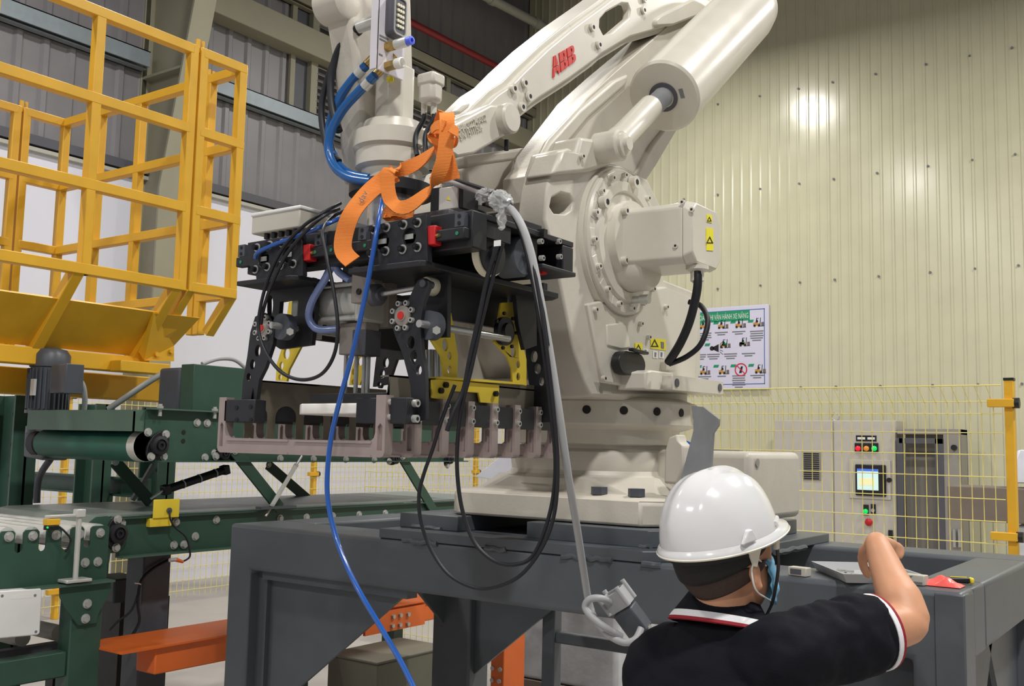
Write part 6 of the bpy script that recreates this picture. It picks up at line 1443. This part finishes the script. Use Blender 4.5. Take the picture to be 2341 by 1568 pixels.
shL = C7 + (C7 - shR) * 1; shL = Vector((2 * C7.x - shR.x, 2 * C7.y - shR.y + .0, shR.z - .055)); shL.x += .022
elL = shL + Vector((-.05, .04, -.28)); wrL = elL + Vector((.04, .16, -.17))
b = M()
# head and neck
b.ball(hm + TILT @ Vector((0, -.005, .03)), (.077, .097, .098), 28, 20)
b.ball(hm + TILT @ Vector((0, .028, -.045)), (.060, .062, .075), 24, 16)
b.ball(hm + TILT @ Vector((0, .06, .0)), (.055, .036, .07), 20, 14)
capsule(b, [hm + TILT @ Vector((0, .092, .008)), hm + TILT @ Vector((0, .104, -.02)), hm + TILT @ Vector((0, .108, -.036))], [.009, .012, .015])   # nose
capsule(b, [hm + TILT @ Vector((-.02, .086, -.068)), hm + TILT @ Vector((0, .09, -.066)), hm + TILT @ Vector((.02, .086, -.068))], [.007, .009, .007])   # lips
for s in (-1, 1):   # ears
    e = hm + TILT @ Vector((s * .079, -.004, -.018))
    b.ball(e, (.009, .019, .031), 16, 12, TILT @ Matrix.Rotation(s * .35, 3, 'Z')); b.ball(e + TILT @ Vector((s * .003, .003, -.024)), (.007, .009, .011), 10, 8)
capsule(b, [hm + TILT @ Vector((0, -.025, -.06)), (C7 + hm) / 2 + Vector((0, .012, -.03)), C7 + Vector((0, .03, -.03)), C7 + Vector((0, .03, -.10))], [.060, .056, .058, .07], n=20)
# trunk (under the shirt), arms, hands, legs
tz0 = C7.z
ovals(b, [((C7.x, C7.y + .02, tz0 - .05), .10, .07), ((C7.x, C7.y + .02, tz0 - .12), .155, .09), ((C7.x, C7.y + .01, tz0 - .28), .15, .10), (((C7.x + pel.x) / 2, (C7.y + pel.y) / 2 + .02, tz0 - .42), .14, .10), ((pel.x, pel.y + .02, pel.z), .155, .11), ((pel.x, pel.y + .02, pel.z - .1), .15, .11)])
capsule(b, [shR, (shR * .5 + elR * .5), elR], [.056, .050, .041], n=18)
elt = at(2098, 1432, 2.015)
b.ball(elt, .022, 12, 8)
capsule(b, [elR, at(2058, 1372, 2.065), mid, wrR], [.042, .045, .039, .027], n=18)
# right hand bent at the wrist, fingers pointing down over the tray
def hand(m, W, Kn, fingers, thumb):
    pc = sum((Vector(k) for k in Kn), Vector()) / len(Kn)
    for k in Kn: capsule(m, [W, W.lerp(Vector(k), .55), Vector(k)], [.019, .0135, .0105], n=10)
    for f in fingers: capsule(m, f[0], f[1], n=10)
    capsule(m, thumb, [.015, .0125, .0105, .009], n=10)
W0 = at(2003, 1238, 2.19)
Kn = [at(1984, 1243, 2.262), at(2003, 1235, 2.275), at(2023, 1235, 2.27), at(2041, 1242, 2.255)]
hand(b, W0, Kn, [
    ([Kn[0], at(1976, 1270, 2.29), at(1977, 1297, 2.29), at(1985, 1318, 2.285)], [.0105, .0095, .0085, .0075]),
    ([Kn[1], at(2003, 1262, 2.305), at(2000, 1290, 2.30), at(1997, 1312, 2.29)], [.0105, .0095, .0085, .0075]),
    ([Kn[2], at(2041, 1250, 2.30), at(2047, 1272, 2.295), at(2036, 1283, 2.28)], [.0105, .0095, .0088, .0078]),
    ([Kn[3], at(2058, 1252, 2.275), at(2061, 1268, 2.268), at(2048, 1276, 2.255)], [.0098, .009, .0082, .0072])],
    [at(1990, 1248, 2.20), at(1974, 1262, 2.225), at(1972, 1290, 2.25), at(1984, 1316, 2.268)])
capsule(b, [wrR, W0], [.027, .025], n=16)
b.ball(at(2022, 1252, 2.245), (.022, .024, .016), 14, 10); b.ball(at(2040, 1260, 2.262), (.015, .015, .012), 12, 8)
# left arm
capsule(b, [shL, (shL + elL) / 2, elL], [.056, .048, .040], n=18)
capsule(b, [elL, elL.lerp(wrL, .4), wrL], [.041, .040, .027], n=18)
hd_ = (wrL - elL).normalized(); sd_ = Vector((1, 0, 0)); KL = [wrL + hd_ * .085 + sd_ * (.027 - .018 * i) for i in range(4)]
hand(b, wrL, KL, [([k, k + hd_ * .035 - Z * .01, k + hd_ * .055 - Z * .03, k + hd_ * .055 - Z * .05], [.0105, .0095, .0085, .0075]) for k in KL], [wrL + hd_ * .02 + sd_ * .022, wrL + hd_ * .045 + sd_ * .045 , wrL + hd_ * .07 + sd_ * .05 - Z * .01, wrL + hd_ * .09 + sd_ * .046 - Z * .02])
ft = []
for s in (-1, 1):
    hp = pel + Vector((s * .085, .02, -.05)); kn_ = Vector((pel.x + s * .10, pel.y + .05, .49)); an = Vector((pel.x + s * .11, pel.y + .01, .09))
    capsule(b, [hp, hp.lerp(kn_, .5), kn_, kn_.lerp(an, .35), an], [.082, .072, .052, .050, .035], n=16); ft.append((hp, kn_, an))
body = fuse(obj('body', b, 'skin', per, smooth=60), .0058, 5)
# clothes
sh_m = M()
ovals(sh_m, [((C7.x, C7.y + .012, tz0 - .005), .072, .066), ((C7.x, C7.y + .012, tz0 - .028), .095, .072), ((C7.x + .008, C7.y + .01, tz0 - .060), .132, .086), ((C7.x + .005, C7.y + .01, tz0 - .115), .176, .110), ((C7.x, C7.y + .0, tz0 - .22), .185, .125), ((C7.x, C7.y - .01, tz0 - .36), .172, .125), ((pel.x, pel.y + .02, pel.z + .05), .175, .135), ((pel.x, pel.y + .02, pel.z - .10), .185, .142)], n=36)
ar = (elR - shR); cuff = shR + ar * .70; ad = ar.normalized()
capsule(sh_m, [C7 + Vector((.06, .02, -.085)), shR - ad * .03 + Z * .004, shR + ar * .30, cuff - ad * .028], [.06, .075, .074, .080], n=24)
al = (elL - shL); cufl = shL + al * .70; adl = al.normalized()
capsule(sh_m, [C7 + Vector((-.06, .02, -.085)), shL + Z * .004, shL + al * .35, cufl - adl * .028], [.06, .075, .074, .078], n=24)
for k, (f_, s_, w_) in enumerate(((.02, .9, .8), (.12, 1.5, 1.0), (.20, 1.2, .7), (.30, 1.7, .9), (.42, 1.3, .7), (.53, 1.6, .8))):
    c_ = shR + ar * f_; a0 = ad.cross(Z).normalized(); b0 = a0.cross(ad)
    capsule(sh_m, [c_ + ad * (.05 * math.sin(t * s_) * w_) + (a0 * math.cos(t) + b0 * math.sin(t)) * .073 for t in (.3, .8, 1.4, 2.0, 2.7)], [.004, .010, .012, .011, .004], n=8)
shirt = fuse(obj('polo_shirt', sh_m, 'shirt_black', per, smooth=60), .008, 4)
tex = bpy.data.textures.new('cloth_folds', 'CLOUDS'); tex.noise_scale = .055; tex.noise_depth = 1
dm_ = shirt.modifiers.new('folds', 'DISPLACE'); dm_.texture = tex; dm_.strength = .016; dm_.mid_level = .5; dm_.texture_coords = 'LOCAL'
def band(name, c, axis, r, w, mt, par, off=0, ell=None):
    axis = Vector(axis).normalized(); prof = [(r, off), (r + .003, off + .001), (r + .003, off + w - .001), (r, off + w)]
    return obj(name, M().lathe(prof + [(r - .006, off + w), (r - .006, off)], c, axis, n=40), mt, par, smooth=60)
for c, a_ in ((cuff, ad), (cufl, adl)):
    obj('sleeve_cuff', M().lathe([(.066, -.03), (.0735, -.012), (.0735, .0), (.07, .004), (.045, -.004)], c, a_, n=40), 'shirt_black', shirt)
    band('sleeve_stripe', c, a_, .0725, .012, 'shirt_white', shirt, -.008); band('sleeve_stripe', c, a_, .0715, .007, 'shirt_red', shirt, .004)
# folded collar with white and red edge
cc_ = C7 + Vector((0, .022, .012)); CT = Matrix.Rotation(R(-14), 3, 'X')
def cring(hw, hd, z, n=44): return [cc_ + CT @ Vector((hw * math.cos(2 * math.pi * i / n), hd * math.sin(2 * math.pi * i / n), z)) for i in range(n)]
def cl(name, rings, mt): return obj(name, M().loft(rings, caps=False), mt, shirt, smooth=60, fix=False)
cl('collar', [cring(.058, .056, .012), cring(.062, .060, .030), cring(.067, .064, .032), cring(.080, .074, .012), cring(.096, .087, -.012)], 'shirt_black')
cl('collar_stripe', [cring(.096, .087, -.012), cring(.1005, .091, -.018), cring(.1045, .094, -.025)], 'shirt_white')
cl('collar_stripe', [cring(.1045, .094, -.025), cring(.107, .0965, -.031), cring(.100, .09, -.033)], 'shirt_red')
tr = M()
ovals(tr, [((pel.x, pel.y + .02, pel.z + .06), .165, .125), ((pel.x, pel.y + .02, pel.z - .06), .178, .135), ((pel.x, pel.y + .02, pel.z - .13), .17, .125)], n=28)
for hp, kn_, an in ft: capsule(tr, [hp, hp.lerp(kn_, .5), kn_, kn_.lerp(an, .5), an + Z * .03], [.095, .085, .068, .062, .060], n=18)
fuse(obj('trousers', tr, 'trouser_navy', per, smooth=60), .012, 3)
for hp, kn_, an in ft:
    s_ = M(); s_.ball(an + Vector((0, .06, -.045)), (.046, .12, .045), 20, 12); s_.ball(an + Vector((0, -.01, -.025)), (.045, .055, .06), 16, 10)
    for v in s_.v: v.z = max(v.z, .004)
    obj('shoe', s_, 'shoe_black', per, smooth=60)
# hair: thick cap above, short fade towards the nape
def scalp(name, mt, lo, hi, k, th):
    m = M(); nu, nv = 40, 10; vs = []; fs = []
    for j in range(nv + 1):
        for i in range(nu + 1):
            a = R(-112 + 224 * i / nu)          # 0 = back of the head
            side = abs(a) / R(112)
            z0 = lo + (.045) * side ** 1.6; z = z0 + (hi - z0) * j / nv
            # trunk of the skull at this height
            q = max(.2, 1 - ((z - .03) / .125) ** 2); rr = math.sqrt(q)
            nk = 1 if z > -.02 else 1 - (-.02 - z) * 1.6
            x, y = .079 * rr * k * math.sin(a), -.005 - (.0985 * rr) * nk * k * math.cos(a)
            vs.append(hm + TILT @ Vector((x, y, z)))
    for j in range(nv):
        for i in range(nu): q = j * (nu + 1) + i; fs.append((q, q + 1, q + nu + 2, q + nu + 1))
    o = obj(name, m.add(vs, fs), mt, per, smooth=60, fix=False)
    s = o.modifiers.new('thickness', 'SOLIDIFY'); s.thickness = th; s.offset = 0
    return o
scalp('hair', 'hair_black', -.020, .07, 1.055, .010)
scalp('hair_fade', 'hair_fade', -.056, -.0, 1.03, .006)
# eyes and brows
for s in (-1, 1):
    e = hm + TILT @ Vector((s * .031, .083, .012)); ey_ = obj('eye', M().ball(e, .0125, 14, 10), 'white_plastic', per); obj('iris', M().ball(e + TILT @ Vector((0, .009, 0)), .0055, 10, 8), 'ink_black', ey_)
    obj('eyebrow', M().tube([hm + TILT @ Vector((s * .014, .095, .034)), hm + TILT @ Vector((s * .032, .093, .039)), hm + TILT @ Vector((s * .05, .082, .034))], .0035, n=6), 'hair_black', per)
# face mask with ear loops
m = M(); nu, nv = 24, 10; vs = []
for j in range(nv + 1):
    for i in range(nu + 1):
        a = R(-72 + 144 * i / nu); t = j / nv; z = -.012 - .095 * t
        bul = math.sin(math.pi * min(1, t * 1.05)) ** .6
        x = (.062 + .008 * bul) * math.sin(a) * (1 - .12 * t); y = .028 + (.075 + .016 * bul) * max(.02, math.cos(a)) + .004 * math.sin(j * 2.1)
        vs.append(hm + TILT @ Vector((x, y, z + .004 * math.sin(i * .9))))
fs = []
for j in range(nv):
    for i in range(nu): q = j * (nu + 1) + i; fs.append((q, q + 1, q + nu + 2, q + nu + 1))
mk = obj('face_mask', m.add(vs, fs), 'mask_blue', per, smooth=60, fix=False); s = mk.modifiers.new('thickness', 'SOLIDIFY'); s.thickness = .003
for s in (-1, 1):
    obj('ear_loop', M().tube([hm + TILT @ Vector((s * x, y, z)) for x, y, z in ((.060, .05, -.018), (.072, .03, -.008), (.083, .002, .012), (.090, -.022, .0), (.090, -.024, -.03), (.083, -.008, -.052), (.070, .022, -.072), (.058, .048, -.088))], .0018, n=6), 'white_plastic', mk)
# helmet
def dome(sx, sy, h, off=0, nu=72, nv=22):
    vs = []; fs = []
    for j in range(nv + 1):
        ph = (math.pi / 2) * j / nv
        for i in range(nu):
            t = 2 * math.pi * i / nu
            cx_, cy_ = math.cos(t), math.sin(t)
            f = math.cos(ph) ** .78; z = h * math.sin(ph) ** 1.0
            x, y = sx * f * cx_, sy * f * cy_
            ridge = math.exp(-(x / .016) ** 2) * .0065 * min(1, math.sin(ph) * 1.6) + (math.exp(-((abs(x) - .045) / .009) ** 2) * .003 * math.sin(ph))
            n_ = Vector((x / sx ** 2, y / sy ** 2, z / h ** 2 + 1e-6)).normalized()
            vs.append(Vector((x, y, z)) + n_ * (ridge + off))
    for j in range(nv):
        for i in range(nu): fs.append((j * nu + i, j * nu + (i + 1) % nu, (j + 1) * nu + (i + 1) % nu, (j + 1) * nu + i))
    return vs, fs
SXh, SYh, HHt = .106, .128, .137
vs, fs = dome(SXh, SYh, HHt)
he = obj('safety_helmet', M().add([H3(*v) for v in vs], fs), 'helmet_white', per, smooth=50, fix=False, label='glossy white safety helmet with short peak')
s = he.modifiers.new('thickness', 'SOLIDIFY'); s.thickness = .004; s.offset = -1
def rim(out, z):
    rg = []
    for i in range(72):
        t = 2 * math.pi * i / 72; x, y = math.cos(t), math.sin(t)
        pk = max(0, y) ** 3 * .040; e = out * (.0 if out == 0 else 1) + (pk if out else 0)
        rg.append(H3((SXh + out) * x, (SYh + out) * y + (pk if out else 0), z - (pk * .15 if out else 0)))
    return rg
obj('helmet_brim', M().loft([rim(0, .010), rim(.0045, .004), rim(.0075, -.002), rim(.0075, -.006), rim(.004, -.006), rim(0, -.004)], caps=False), 'helmet_white', he, smooth=60)
obj('helmet_edge', M().loft([rim(.0075, -.003), rim(.009, -.0045), rim(.0075, -.0075), rim(.005, -.0068)], caps=False), 'helmet_rim', he, smooth=60)
for s in (-1, 1):
    # slot boss, gutter and suspension tab on each side
    obj('slot_boss', M().prism([H3(s * (SXh - .004), y, z) for y, z in ((-.052, .012), (-.034, .036), (-.022, .036), (-.012, .012))], TILT @ Vector((s * .010, 0, -.001))), 'helmet_white', he, bevel=.003)
    obj('rain_gutter', M().tube([H3(s * SXh * math.cos(t) * 1.0, SYh * math.sin(t) * 1.0, .022) for t in (R(30), R(38), R(46), R(54))], .0045, n=8), 'helmet_white', he)
    obj('suspension_tab', M().prism([H3(s * .092, y, z) for y, z in ((-.022, -.004), (.022, -.004), (.010, -.022), (-.004, -.045), (-.012, -.042))], TILT @ Vector((s * -.004, 0, 0))), 'helmet_rim', he)
    obj('strap_clip', M().cb(H3(s * .080, .072, -.020), (.010, .014, .026)), 'helmet_rim', he, bevel=.003)
    p0, p1, p2 = H3(s * .080, .072, -.03), hm + TILT @ Vector((s * .073, .058, -.05)), hm + TILT @ Vector((s * .045, .045, -.118))
    obj('chin_strap', M().ribbon([p0, p0.lerp(p1, .5) + X * (s * .003), p1, p1.lerp(p2, .6) + X * (s * .004), p2], Y, .013, .0022), 'strap_black', he, smooth=50)
obj('chin_strap', M().ribbon([hm + TILT @ Vector((x, .045, z)) for x, z in ((-.045, -.118), (-.02, -.127), (.02, -.127), (.045, -.118))], Y, .013, .0022), 'strap_black', he, smooth=50)
obj('head_band', M().loft([[H3(.090 * math.cos(t), .110 * math.sin(t) - .008, z) for t in [2 * math.pi * i / 48 for i in range(48)]] for z in (-.004, -.020)], caps=False), 'strap_black', he, smooth=60, fix=False)
